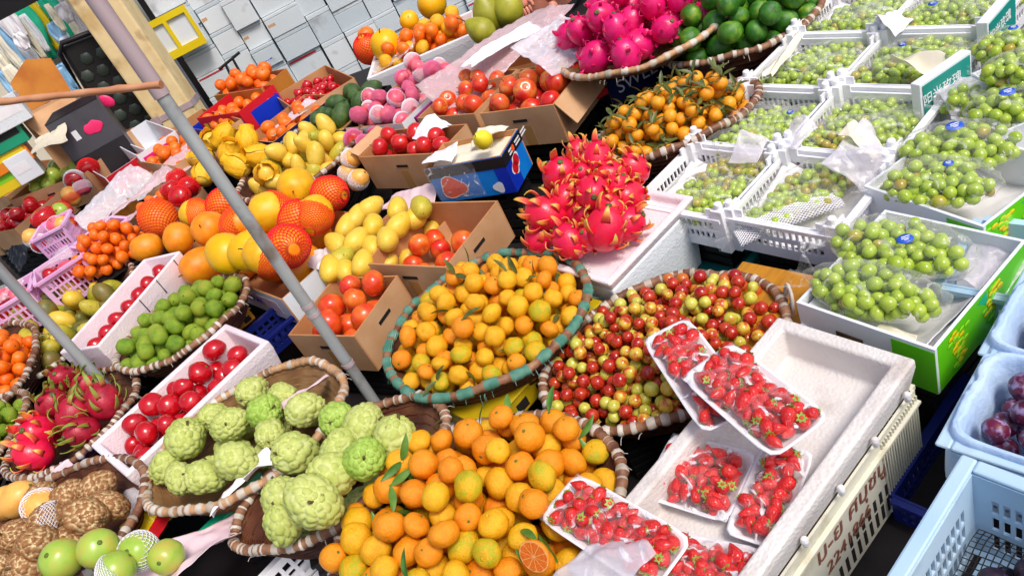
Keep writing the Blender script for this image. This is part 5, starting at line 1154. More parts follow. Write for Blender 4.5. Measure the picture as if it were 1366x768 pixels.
# long styrofoam tray of red apples
c, sx, sy, rz = rect((118, 592), (190, 655), (404, 472), .03)
c = c-Vector((math.cos(rz), math.sin(rz), 0))*sx*.13
foam_box(T(c.x, c.y, .03-.12) @ RZ(rz), sx*.68, sy, .12, 'foam_pink', 'long white styrofoam box of glossy red apples', th=.022, floor=.02, name='styrofoam_box'); prop(T(c.x, c.y, -.09) @ RZ(rz), sx*.68, sy, -.09, 'the long red apple box')
XT = T(c.x, c.y, -.09) @ RZ(rz)
pts = heap(rect_sample(sx*.34-.058, sy/2-.07), lambda x, y: .021, .036, 60, 0, 20, zmax=.118)
fill(XT, pts, [(1, P['tom'], 'glossy red apple in the long white styrofoam box')], 'red apples in the long styrofoam box', 'apple')
# long white carton with a row of red fruit
c, sx, sy, rz = rect((130, 462), (240, 334), (216, 318), .10); sy = max(sy, .12)
XL = T(c.x, c.y, .10-.19) @ RZ(rz)
t = foam_box(XL, sx, sy, .19, 'foam_pink', 'long narrow white carton with a row of red fruit in it', th=.014, floor=.10, name='long_carton', cat='carton'); prop(XL, sx, sy, -.09, 'the long narrow white carton')
for x in (-.06, .05, .17): obj('black_mark', MB().box(sx*.3+x-.12, sx*.3+x-.116, -sy/2-.0012, -sy/2+.002, .12, .185), 'slit', t)
obj('red_mark', MB().box(-sx/2-.0015, -sx/2+.002, -.03, .02, .06, .09), 'red', t)
for k in range(7): P['tom'][k % 2].put(MP @ XL @ T(-sx/2+.06+(sx-.12)*k/6, .004*(k % 3), .145) @ rrot() @ S(.036), 'red fruit in the row inside the long narrow white carton', 'apple', 'red fruit in the narrow white carton')
# ------------------------------------------------------------------ middle: cardboard boxes of apples
AG = 'apples in cardboard boxes'
def apples(bx, r, n, kinds, where, z0=.05, dome=.02, grp=None):
    labs = {'apple': 'red and yellow apple ', 'apple_r': 'dark red apple ', 'apple_o': 'orange red apple '}
    box_heap(bx, r, n, dome, [(w, P[k], labs[k]+where) for w, k in kinds], grp or 'apples '+where, 'apple', z0)
B5 = carton((384, 447), (472, 449), (560, 366), .0, .15, 'cardboard box of red apples by the foot of the steel pole', 'the front apple box', flaps=[], group='cardboard boxes of apples')
apples(B5, .043, 26, [(2, 'apple_o'), (1, 'apple')], 'in the cardboard box by the pole foot', .03)
B4 = carton((486, 352), (594, 357), (722, 266), .02, .15, 'cardboard box of orange red apples under the blue printed box', 'the middle apple box', group='cardboard boxes of apples')
apples(B4, .042, 10, [(2, 'apple_o'), (1.2, 'apple')], 'in the box under the blue printed box', .01)
B3 = carton((478, 210), (585, 205), (625, 165), .05, .16, 'tall cardboard box of glossy red apples behind the pale mangoes', 'the red apple box', flaps=[(3, .05, -.5)], group='cardboard boxes of apples')
apples(B3, .040, 34, [(1, 'apple_r')], 'in the tall box behind the pale mangoes', .05, .05)
plank(446, 238, -.10, .40, .12, .07, rad(32), 'red', 'red plastic crate edge under the yellow mango basket')
for k, (px, py, w_, lab) in enumerate([(464, 232, -.02, 'brownish netted fruit left of the tall red apple box, lower one'), (478, 240, -.01, 'brownish netted fruit touching the tall red apple box corner'), (468, 212, .03, 'brownish netted fruit left of the tall red apple box, upper one')]):
    netted(P['apple_om'][0], 'net_w', -.9, .5).put(MP @ T(at(px, py, w_)) @ RX(.7*k) @ RY(.9) @ S(.042), lab, 'fruit', 'brownish netted fruit by the red apple box')
crumple('wrapping_paper', 'pink paper between the tall red apple box and the pale mangoes', 'paper', T(at(545, 262, -.03)) @ RZ(rad(-45)), .26, .10, .03, 'ppaper', 161)
crumple('foam_net_sheet', 'white foam net sheet behind the red apples', 'net', T(at(575, 168, .08)) @ RZ(.5) @ RX(.4), .14, .1, .03, 'net_w', 120)
B2 = carton((640, 152), (738, 140), (805, 74), .06, .16, 'cardboard box of red and yellow apples under the navy carton', 'the upper apple box', flaps=[(1, .11, .95)], group='cardboard boxes of apples')
apples(B2, .044, 34, [(3, 'apple'), (1, 'apple_r')], 'in the upper box beside the navy carton', .05, .03)
B2b = carton((556, 158), (632, 152), (690, 92), .04, .15, 'cardboard box of yellow blushed apples left of the upper apple box', 'the left upper apple box', group='cardboard boxes of apples')
apples(B2b, .042, 30, [(3, 'apple'), (1, 'apple_o')], 'in the box with the purple taped edge', .05, .03)
tag(obj('taped_edge', MB().box(-B2b[2]/2, B2b[2]/2, -.012, -.001, -.0, .03), 'purple', None, MP @ B2b[0] @ T(-B2b[1]/2-.004, 0, .125) @ RZ(-PI/2)), 'purple and white taped board between pink fruit and apples', 'board')
B1 = carton((566, 226), (668, 208), (748, 160), .08, .15, 'blue printed box with a yellow pear on top and clear wrap', 'the blue printed box', 'blue_p', 'card_in', {1: 'blue_p'}, holes=False, flaps=[])
b1 = [o for o in COL.objects if o.get('label', '').startswith('blue printed box')][0]
X1, s1x, s1y = B1; h1 = .15
q = MB(); q.box(-s1x/2-.001, s1x/2+.002, -s1y/2-.0018, -s1y/2-.0003, h1-.045, h1-.004); q.box(s1x/2+.0003, s1x/2+.0018, -s1y/2-.0005, s1y/2, h1-.045, h1-.004); obj('black_band', q, 'black_p', b1)
q = MB(); q.box(s1x/2+.0004, s1x/2+.0014, -s1y/2, -s1y/2+.07, .0, h1-.046); q.box(s1x/2-.05, s1x/2, -s1y/2-.0014, -s1y/2-.0004, .0, h1-.046); obj('dark_blue_panel', q, 'blue_d', b1)
def blob(cx, cz, r, m, nm, side, n=18, sx=1.0):
    mb = MB(); mb.add([(0, 0, 0)]+[((r*sx*(1+.15*math.sin(3*2*PI*i/n+cx*50)))*math.cos(2*PI*i/n), 0, r*(1+.15*math.sin(3*2*PI*i/n+cx*50))*math.sin(2*PI*i/n)) for i in range(n)], [(0, 1+i, 1+(i+1) % n) for i in range(n)], 0, None, False)
    Xs = T(cx, -s1y/2-.0022, cz) if side == 0 else T(s1x/2+.0022, cx, cz) @ RZ(PI/2); obj(nm, mb, m, b1, Xs)
blob(-.08, .058, .046, 'white_ink', 'printed_fruit_outline', 0, sx=1.2); 
for o in list(b1.children):
    if o.name.startswith('printed_fruit_outline'): o.matrix_basis = T(-.08, -s1y/2-.0020, .058)
blob(-.08, .058, .042, 'net_o', 'printed_fruit', 0, sx=1.2); blob(.10, .03, .022, 'white_ink', 'printed_seal', 0)
blob(-.035, .068, .026, 'white_ink', 'printed_fruit_outline', 1); blob(-.012, .085, .026, 'white_ink', 'printed_fruit_outline', 1)
for (a, b_) in ((-.035, .068), (-.012, .085)):
    mb = MB(); mb.add([(.022*math.cos(i*PI/8), 0, .022*math.sin(i*PI/8)) for i in range(16)], [tuple(range(16))], 0, None, False); obj('printed_fruit', mb, 'red', b1, T(s1x/2+.0027, a, b_) @ RZ(PI/2))
q = MB()
for k in range(3): q.box(s1x/2+.0022, s1x/2+.0026, -s1y/2+.05+k*.06, -s1y/2+.095+k*.06, h1-.034, h1-.028); q.box(s1x/2+.0022, s1x/2+.0026, -s1y/2+.05+k*.06, -s1y/2+.095+k*.06, h1-.022, h1-.016)
obj('printed_line', q, 'white_ink', b1)
q = MB(); q.add([(s1x/2+.0028, .0+.012*math.cos(i*PI/8), h1-.025+.012*math.sin(i*PI/8)) for i in range(16)], [tuple(range(16))], 0, None, False); obj('printed_dot', q, 'net_o', b1)
crumple('box_cover', 'pale padded sheet lying over the blue printed box', 'sheet', X1 @ T(0, 0, h1-.012), s1x*.94, s1y*.94, .02, 'cream_paper', 130, edge=.03)
crumple('plastic_wrap', 'clear film stretched over the front of the blue printed box', 'plastic wrap', X1 @ T(-.06, -s1y/2-.006, h1*.55) @ RX(PI/2), .20, h1*.95, .006, 'film', 131, edge=.04)
crumple('tissue', 'lilac tissue in front of the yellow pear', 'tissue', X1 @ T(-.09, -.05, h1+.03) @ RX(.3), .12, .09, .025, 'wpaper', 132)
crumple('tissue', 'white tissue behind the yellow pear', 'tissue', X1 @ T(.06, .05, h1+.025) @ RX(.2), .12, .1, .025, 'cream_paper', 134)
P['pear'][0].put(MP @ T(at(643, 186, .145)) @ RZ(-.6) @ RX(.75) @ S(.036), 'bright yellow pear with a thin stem on the blue box', 'pear')
# pink fruit trays
BPa = carton((455, 172), (535, 165), (585, 118), .03, .10, 'low carton of pink fruit in foam nets', 'the near pink fruit carton', 'wcard', 'card_in', holes=False, name='fruit_carton')
box_heap(BPa, .038, 26, .02, [(1, P['pink_n'], 'pink fruit with foam net in the near carton')], 'pink fruit in the near carton', 'fruit', .04)
BPb = carton((515, 125), (590, 118), (632, 82), .05, .10, 'low carton of pink fruit behind the near pink one', 'the far pink fruit carton', 'card', 'card_in', holes=False, name='fruit_carton')
box_heap(BPb, .038, 24, .02, [(1, P['pink_n'], 'pink fruit with foam net in the far carton')], 'pink fruit in the far carton', 'fruit', .05)
for k, (px, py, r) in enumerate([(472, 186, .045), (486, 192, .04), (500, 180, .035)]):
    netted(P['apple_r'][0], 'net_p', -.2, .9).put(MP @ T(at(px, py, .02)) @ RZ(k) @ RX(1.2) @ S(r), ['red fruit in pink net nearest the mango basket', 'red fruit in pink net against the red apple box', 'small red fruit in purple net under the pink carton'][k], 'fruit', 'red fruit in pink nets')
# navy SWEET cartons
def navy(A, B, C, w, h, label, what, body, off=0):
    bx = carton(A, B, C, w, h, label, what, 'navy', 'card_in', holes=False, name='navy_carton', cat='carton', group='navy printed fruit cartons'); t = [o for o in COL.objects if o.get('label') == label][0]
    X, sx, sy = bx; link('lettering', text_mesh(body, h*.46, 'white_ink'), t, T(off, -sy/2-.001, h*.38) @ RX(PI/2))
    mb = MB(); z = h*.55
    for i in range(5): mb.box(-.022+i*.009, -.016+i*.009, -.001, .0, .0, .022+.006*(2-abs(i-2)))
    mb.box(-.022, .026, -.001, 0, -.025, .0); obj('hand_emblem', mb, 'red', t, T(off-sx*.36, -sy/2-.001, z)); return bx
navy((802, 94), (948, 10), (905, -40), .03, .16, 'navy carton with white lettering under the magenta dragon fruits', 'the lettered navy carton', 'SWEET', -.10)
BA = carton((398, 182), (458, 174), (528, 112), .03, .13, 'dark carton of green avocados behind the yellow mangoes', 'the avocado carton', 'black_p', 'dark', holes=False, name='fruit_carton')
box_heap(BA, .042, 26, .03, [(1, P['avo'], 'dark green avocado in the dark carton')], 'avocados in the dark carton', 'avocado', .05)
# plastic sheet and tray of bagged oranges at the top
OT = foam_box(T(at(565, 62, .02)) @ T(0, 0, -.10) @ RZ(rad(-14)), .62, .40, .12, 'foam', 'white styrofoam tray of bagged oranges at the top', name='styrofoam_tray', cat='tray')
XO = T(at(565, 62, .02)) @ T(0, 0, -.10) @ RZ(rad(-14))
pts = heap(rect_sample(.25, .14), lambda x, y: .025, .037, 90, .10, 20, zmax=.19); fill(XO, pts, [(1, P['tang'], 'orange under clear film in the top styrofoam tray'), (.4, P['mand_y'], 'yellow orange under clear film in the top styrofoam tray')], 'oranges in the top styrofoam tray', 'orange')
crumple('plastic_wrap', 'clear pinkish film draped over the left half of the orange tray', 'plastic wrap', XO @ T(-.15, -.02, .13), .26, .30, .05, 'film', 140)
P['mel_v'][0].put(MP @ T(at(516, 62, .08)) @ RX(.3) @ S(.085), 'large bright yellow melon left of the orange tray', 'melon')
P['mel_red'][0].put(MP @ T(at(491, 66, .07)) @ RX(.2) @ S(.075), 'tall red netted fruit beside the bright yellow melon', 'melon')
P['tang'][0].put(MP @ T(at(488, 46, .10)) @ S(.05), 'orange on the left above the red netted fruit', 'orange')
P['mel_v'][0].put(MP @ T(at(576, 5, .12)) @ RX(1) @ S(.085), 'bright yellow melon at the top edge behind the oranges', 'melon')
P['mel_v'][0].put(MP @ T(at(546, 28, .12)) @ RX(1) @ S(.055), 'small bright yellow melon behind the film covered oranges', 'melon')
for k, (px, py, r) in enumerate([(650, 18, .09), (678, 8, .085), (640, 40, .07)]): P['pom'][0].put(MP @ T(at(px, py, .08)) @ RZ(k*2) @ RX(.4*k) @ S(r), ['olive green pomelo behind the plastic sheet', 'yellow green pomelo beside the hand', 'olive pomelo low behind the white tray'][k], 'pomelo', 'pomelos at the top')
crumple('plastic_sheet', 'wrinkled pinkish plastic sheet over the box behind the apples', 'plastic sheet', T(at(662, 66, .10)) @ RZ(rad(22)) @ RX(.15), .72, .30, .05, 'film_p', 150, nu=40, nv=26)
crumple('plastic_sheet', 'white paper laid on the wrinkled plastic sheet', 'paper', T(at(668, 58, .13)) @ RZ(rad(20)), .40, .10, .02, 'wpaper', 151)
crumple('plastic_bag', 'clear gathered bag with a netted end near the hands', 'bag', T(at(742, 58, .16)) @ RZ(.3) @ RX(.7), .26, .24, .08, 'film_m', 152)
carton((605, 118), (735, 88), (745, 30), .06, .16, 'cardboard box covered by the wrinkled plastic sheet', 'the covered box', holes=False)
# ------------------------------------------------------------------ left background boxes
LB = 'cardboard boxes in the left background'
C1 = carton((366, 128), (398, 150), (455, 96), .06, .16, 'cardboard box with two slits holding netted tomatoes', 'the slit box', group=LB)
box_heap(C1, .028, 50, .06, [(1, P['tom'], 'red tomato in the box with two slits')], 'tomatoes in the slit box', 'tomato', .07)
C2 = navy((364, 190), (448, 126), (428, 110), .05, .12, 'navy lettered carton of film wrapped pale oranges beside the avocados', 'the pale orange carton', 'Sweet', .02)
box_heap(C2, .035, 26, .03, [(1, P['tang'], 'orange in the tray beside the avocado carton')], 'oranges in the tray by the avocados', 'orange', .03)
crumple('plastic_wrap', 'pinkish film over the pale oranges beside the avocado carton', 'plastic wrap', C2[0] @ T(0, 0, .11), .3, .14, .03, 'film_m', 160)
C3 = carton((298, 176), (370, 124), (346, 106), .08, .15, 'royal blue carton of oranges right of the steel pole', 'the royal blue carton', 'blue_d', 'blue_d', holes=False, group=LB)
box_heap(C3, .036, 34, .03, [(1, P['tang'], 'orange in the royal blue carton')], 'oranges in the royal blue carton', 'orange', .06)
C4 = carton((285, 128), (348, 118), (378, 92), .12, .22, 'orange brown cardboard box of peeled looking oranges in the left background', 'the orange brown box', 'card_o', 'card_in', holes=False, group=LB)
box_heap(C4, .040, 34, .03, [(1, P['tang'], 'orange in the orange brown cardboard box')], 'oranges in the orange brown box', 'orange', .15)
C5 = carton((262, 158), (318, 150), (335, 118), .12, .18, 'red carton with yellow print in the left background', 'the red carton', 'red', 'red', holes=False, group=LB)
r5 = [o for o in COL.objects if o.get('label', '').startswith('red carton with yellow')][0]
X5, x5, y5 = C5; q = MB(); r0 = random.Random(3)
for k in range(2):
    for i in range(7): q.box(-x5*.42+i*x5*.12, -x5*.42+i*x5*.12+x5*.08, -y5/2-.0012, -y5/2-.0002, .11-k*.035+r0.uniform(0, .006), .135-k*.035+r0.uniform(0, .008))
obj('printed_word', q, 'yellow_p', r5); q = MB(); q.box(-x5*.4, x5*.05, -y5/2-.0012, -y5/2-.0002, .02, .06); q.box(.1*x5, .4*x5, -y5/2-.0012, -y5/2-.0002, .02, .06); obj('printed_panel', q, 'magenta', r5)
C6 = carton((228, 172), (275, 190), (290, 150), .10, .2, 'plain brown cardboard box just right of the steel pole', 'the plain brown box', group=LB, holes=False)
C7 = carton((180, 215), (232, 222), (258, 180), .06, .18, 'brown cardboard box of orange persimmons left of the pole', 'the persimmon box', group=LB, holes=False)
box_heap(C7, .034, 34, .05, [(1, P['tang'], 'orange persimmon in the box left of the pole')], 'persimmons left of the pole', 'persimmon', .10)
C8 = carton((140, 240), (180, 245), (262, 178), .0, .12, 'low cardboard tray of small oranges in pinkish plastic', 'the small orange tray', group=LB, holes=False)
box_heap(C8, .035, 40, .03, [(1, P['tang'], 'small orange in the tray under pinkish plastic')], 'small oranges under pinkish plastic', 'orange', .05)
crumple('plastic_wrap', 'pinkish plastic pulled over the small oranges left of the pole', 'plastic wrap', T(at(206, 238, .05)) @ RZ(rad(35)), .62, .22, .06, 'film_p', 170)
crumple('plastic_wrap', 'milky plastic over the fruit box in front of the pinkish plastic', 'plastic wrap', T(at(150, 262, .04)) @ RZ(rad(38)), .46, .22, .06, 'film_m', 171)
C9 = carton((148, 190), (182, 208), (222, 170), .10, .16, 'white carton with a magenta printed label', 'the magenta label carton', 'wcard', 'wcard', group=LB, holes=False)
m9 = [o for o in COL.objects if o.get('label', '').startswith('white carton with a magenta')][0]; X9, x9, y9 = C9
q = MB(); q.box(x9/2+.0004, x9/2+.0014, -y9*.42, y9*.30, .085, .13); obj('magenta_label', q, 'magenta', m9)
q = MB(); q.box(x9/2+.0004, x9/2+.0012, -y9*.42, y9*.40, .055, .07); q.box(x9/2+.0004, x9/2+.0012, -y9*.42, y9*.2, .03, .045); obj('printed_line', q, 'black_p', m9)
C10 = carton((112, 222), (140, 238), (182, 195), .08, .14, 'white and red carton left of the magenta label carton', 'the white and red carton', 'red', 'wcard', group=LB, holes=False)
C11 = carton((12, 268), (112, 232), (125, 190), .10, .18, 'long cardboard box of pale round fruit at the left', 'the pale fruit box', group=LB)
box_heap(C11, .05, 18, .02, [(1, P['gm'], 'pale green fruit in the long cardboard box')], 'pale fruit in the long box', 'fruit', .12)
for k, (px, py, w, r, kind) in enumerate([(60, 290, .08, .07, 'tom'), (75, 300, .06, .05, 'apple_p'), (82, 282, .06, .055, 'pear2'), (100, 240, .09, .06, 'tom'), (118, 224, .10, .06, 'tom'), (110, 250, .07, .05, 'apple_p'), (95, 262, .06, .05, 'apple_om'), (45, 318, .05, .05, 'apple_om'), (88, 300, .05, .05, 'apple_om'), (55, 325, .04, .05, 'tom')]):
    pr = P['gm'] if kind == 'pear2' else P[kind]; p = netted(pr[0], 'net_r' if k % 2 == 0 else 'net_w', -.6, .5)
    p.put(MP @ T(at(px, py, w)) @ RX(.5*k) @ S(r), ['red fruit in red net, largest of the left pile', 'pink fruit in white net below the red one', 'pale fruit in red net beside the largest red one', 'red fruit in white net before the long cardboard box', 'glossy red fruit at the right end of the long cardboard box', 'pink fruit in white net under the glossy red one', 'pale orange fruit in red net in the middle of the left pile', 'pale orange fruit in white net at the lilac basket', 'pale orange fruit beside the small brown box', 'red fruit low in the lilac basket'][k], 'fruit', 'netted fruit in the left pile')
crumple('plastic_bag', 'shiny black plastic bag at the left edge', 'bag', T(at(22, 305, .02)) @ RZ(.4) @ RX(.3), .30, .30, .12, 'black_p', 180)
C12 = carton((80, 312), (112, 318), (150, 262), .0, .1, 'small orange brown cardboard box under the milky plastic', 'the small brown box', 'card_o', 'card_in', group=LB, holes=False)
C13 = carton((-45, 318), (18, 306), (40, 262), .05, .16, 'cardboard box of dark red fruit cut by the left edge', 'the left edge box', group=LB)
box_heap(C13, .045, 18, .02, [(1, P['tom'], 'dark red fruit in the cardboard box cut by the left edge')], 'dark red fruit in the left edge box', 'fruit', .07)
C14 = carton((-60, 262), (8, 262), (40, 215), .08, .2, 'plain cardboard box behind the long box at the left edge', 'the far left edge box', group=LB, holes=False)
C15 = carton((172, 292), (212, 288), (258, 242), .02, .12, 'low cardboard box of small oranges behind the netted melons', 'the low orange box', group=LB, holes=False)
box_heap(C15, .03, 50, .02, [(1, P['tang'], 'small orange in the low box behind the netted melons')], 'small oranges behind the melons', 'orange', .05)
crumple('plastic_wrap', 'pinkish plastic gathered beside the small oranges behind the melons', 'plastic wrap', T(at(190, 272, .04)) @ RZ(rad(38)), .34, .12, .05, 'film_p', 175)
for k, (px, py) in enumerate([(228, 252), (240, 262), (252, 250), (236, 238)]): netted(P['tom'][k % 2], 'net_r', -.9, .6).put(MP @ T(at(px, py, .06)) @ RX(k) @ S(.05), ['red netted fruit behind the melons, left one', 'red netted fruit behind the melons, nearest one', 'red netted fruit behind the melons, right one', 'red netted fruit behind the melons, farthest one'][k], 'fruit', 'red netted fruit behind the melons')
# lilac crates with red ribboned white fruit
LG = 'lilac crates of red ribboned fruit'
for k, (A, B, C, lab) in enumerate([((46, 380), (110, 338), (70, 318), 'lilac slotted crate of red ribboned fruit in the middle'), ((117, 332), (170, 290), (120, 272), 'lilac slotted crate of red ribboned fruit at the right'), ((-40, 432), (38, 386), (10, 352), 'lilac slotted crate of red ribboned fruit cut by the left edge'), ((40, 322), (82, 300), (70, 285), 'small lilac basket of netted red fruit behind the others')]):
    a_, b__ = at(*A, .10), at(*B, .10); sx = (b__-a_).length-.012; sy = .20; rz = math.atan2((b__-a_).y, (b__-a_).x); Xl = T((a_+b__)/2) @ RZ(rz) @ T(0, sy/2, -.17)
    plastic_crate(Xl, sx, sy, .17, 'lilac', lab, LG, rows=[(.02, .055), (.065, .1), (.11, .14)], n=9, posts=False, dip=False, solid=(.08, .92)); prop(Xl, sx, sy, .10-.17, 'the '+lab)
    if k < 3:
        pts = heap(rect_sample(sx/2-.06, sy/2-.06), lambda x, y: .02, .040, 50, .0, 20, zmax=.165)
        fill(Xl, pts, [(2, P['tom'], ['red', 'glossy red', 'bright red'][k]+' fruit in the '+lab.split(' of ')[0]+['', ' at the right', ' at the left edge'][k]), (1, P['apple_p'], 'pale pink fruit in the '+['middle', 'right', 'left edge'][k]+' lilac crate')], 'ribboned fruit in the '+['middle', 'right', 'left edge'][k]+' lilac crate', 'fruit')
        crumple('plastic_wrap', 'clear plastic over the fruit of the '+['middle', 'right', 'left edge'][k]+' lilac crate', 'plastic wrap', Xl @ T(0, 0, .19), sx*.7, sy*.7, .02, 'film', 190+k)

# ------------------------------------------------------------------ background: upright things
def wput(px, py, y): return aty(px, py, y)
YW = 6.9
# pole beside the front apple box and its thicker upper sleeve, second pole, bamboo stick
f0 = MP @ at(494, 528, -.12); tp_ = thing('steel_pole', 'grey steel pole slanting across the stall from the apple box', 'pole', T(f0))
mb = MB(); mb.tube([(0, 0, -f0.z+.002), (0, 0, .2), (0, 0, 2.6)], .0165, 16); obj('shaft', mb, 'steel', tp_)
mb = MB(); mb.tube([(0, 0, .95), (0, 0, 2.62)], .0195, 16); obj('sleeve', mb, 'steel_b', tp_)
mb = MB()
for z in (.12, .30, .33): mb.tube([(0, 0, z), (0, 0, z+.012)], .0185, 16)
obj('collar', mb, 'steel_b', tp_)
f1 = MP @ at(172, 548, -.10); t2 = thing('steel_pole', 'second grey steel pole at the left, ending at the red apple box', 'pole', T(f1))
mb = MB(); mb.tube([(0, 0, -f1.z+.002), (0, 0, 2.4)], .0165, 16); obj('shaft', mb, 'steel', t2)
mb = MB(); a_ = atd(215, 113, 1.50); b_ = atd(-70, 144, 1.62); N_ = 22
mb.tube([a_+(b_-a_)*(i/N_)+Vector((0, 0, .0006*math.sin(i*2))) for i in range(N_+1)], [.0072+(.0012 if i % 4 == 0 else 0) for i in range(N_+1)], 10); tag(obj('bamboo_stick', mb, 'bamboo'), 'pinkish brown bamboo stick tied across in front of the black boxes', 'stick')
# column
p = aty(262, 118, 5.6); cl = thing('plaster_column', 'cream plastered column behind the steel pole', 'column', T(p.x, p.y, 0))
mb = MB(); mb.box(-.38, -.09, 0, .30, 0, 4.2); obj('shaft', mb, 'colm', cl, bevel=.015)
mb = MB(); mb.box(-.385, -.085, -.006, .306, p.z-.09, p.z-.05); mb.box(-.385, -.33, -.03, -.006, p.z-.10, p.z-.04); obj('strap', mb, 'steel_b', cl)
# wall
wl = thing('market_wall', 'dark interior wall behind the foam boxes', 'wall', T(0, 8.2, 0)); mb = MB(); mb.box(-1.9, 7, 0, .2, 0, 5.5); obj('wall', mb, 'wall_d', wl)
wl2 = thing('shop_wall', 'pale shop wall behind the hanging bags', 'wall', T(0, 8.0, 0)); mb = MB(); mb.box(-9, -1.95, 0, .2, 0, 5.5); obj('wall', mb, 'wall_l', wl2)
# foam box stack
FG = 'white foam boxes stacked in the background'
r0 = random.Random(21); k = 0
x_l = aty(232, 60, YW).x; z_base = .60
adj = ['plain', 'slightly grey', 'pale', 'clean', 'scuffed', 'bluish', 'cool white', 'matt']
stack = thing('box_platform', 'dark low platform under the stacked foam boxes', 'platform', T(x_l+2.2, YW+.35, 0)); mb = MB(); mb.box(-2.2, 2.4, -.02, .55, 0, z_base-.002); obj('platform_body', mb, 'dark', stack)
x = x_l
cols_ = []
while x < x_l+4.2:
    w = r0.choice((.24, .28, .32, .22)); cols_.append((x, w)); x += w+.002
for ci, (x, w) in enumerate(cols_):
    z = z_base; n = 0
    while z < 3.2:
        h = r0.choice((.18, .21, .25))
        pp = Vector((x+w/2, YW, z+h/2)); 
        if not (ci < 2 and z+h > 2.25 or ci == 2 and z+h > 2.7):
            lab = '%s white foam box, number %s from the platform in the %s stack' % (r0.choice(adj), ['one', 'two', 'three', 'four', 'five', 'six', 'seven', 'eight', 'nine', 'ten', 'eleven', 'twelve', 'thirteen', 'fourteen', 'fifteen', 'sixteen', 'seventeen', 'eighteen'][n], ['first', 'second', 'third', 'fourth', 'fifth', 'sixth', 'seventh', 'eighth', 'ninth', 'tenth', 'eleventh', 'twelfth', 'thirteenth', 'fourteenth', 'fifteenth', 'sixteenth', 'seventeenth', 'eighteenth', 'nineteenth', 'twentieth', 'twenty first', 'twenty second'][ci])
            dy = r0.uniform(-.03, .03); t = thing('foam_box', lab, 'box', T(x+w/2, YW+.25+dy, z) @ RZ(r0.uniform(-.03, .03)), FG)
            mb = MB(); mb.box(-w/2+.004, w/2-.004, -.25, .20, 0.001, h*.84-.001); obj('box_body', mb, 'foam_stack', t, bevel=.004)
            mb = MB(); mb.box(-w/2+.003, w/2-.003, -.251, .201, h*.84, h-.001); obj('lid', mb, 'foam_stack', t, bevel=.005)
            mb = MB(); q = r0.random()
            if q < .16: mb.box(-w/2*.9, w/2*.7, -.2525, -.2505, h*.87, h*.93); obj('red_tape', mb, 'red', t)
            elif q < .26: mb.box(-w*.45, -w*.25, -.2515, -.2495, h*.5, h*.62); obj('brown_tape', mb, 'card', t)
            elif q < .36:
                xx = -w*.3
                for i in range(4): mb.box(xx+i*w*.12, xx+i*w*.12+.02, -.2515, -.2495, h*.3, h*.32+.02*r0.random())
                obj('pen_mark', mb, 'blue_d', t)
        z += h+.001; n += 1
# yellow frame crate on top of the first stack
p = aty(236, 44, YW-.05); t = thing('yellow_crate', 'yellow framed crate hung beside the column', 'crate', T(p.x, p.y-.1, p.z)); mb = MB()
for (x0, x1, z0, z1) in ((-.19, .19, .11, .16), (-.19, .19, -.16, -.10), (-.19, -.16, -.1, .11), (-.03, .0, -.1, .11), (.16, .19, -.1, .11)): mb.box(x0, x1, -.02, .0, z0, z1)
obj('frame', mb, 'yellow_p', t); mb = MB(); mb.box(-.185, .185, .002, .1, -.15, .15); obj('crate_body', mb, 'foam_cool', t)
# scissors-like black tool and black bag near the foam boxes
p = aty(310, 88, 6.2); mb = MB(); mb.tube([p+Vector((-.10, 0, .02)), p+Vector((.10, 0, .06))], .012, 6); mb.tube([p+Vector((-.04, 0, .03)), p+Vector((-.06, 0, -.12))], .010, 6); mb.tube([p+Vector((.03, 0, .04)), p+Vector((.02, 0, -.12))], .010, 6); tag(obj('folding_stool', mb, 'dark'), 'small black folding frame in front of the foam boxes', 'frame')
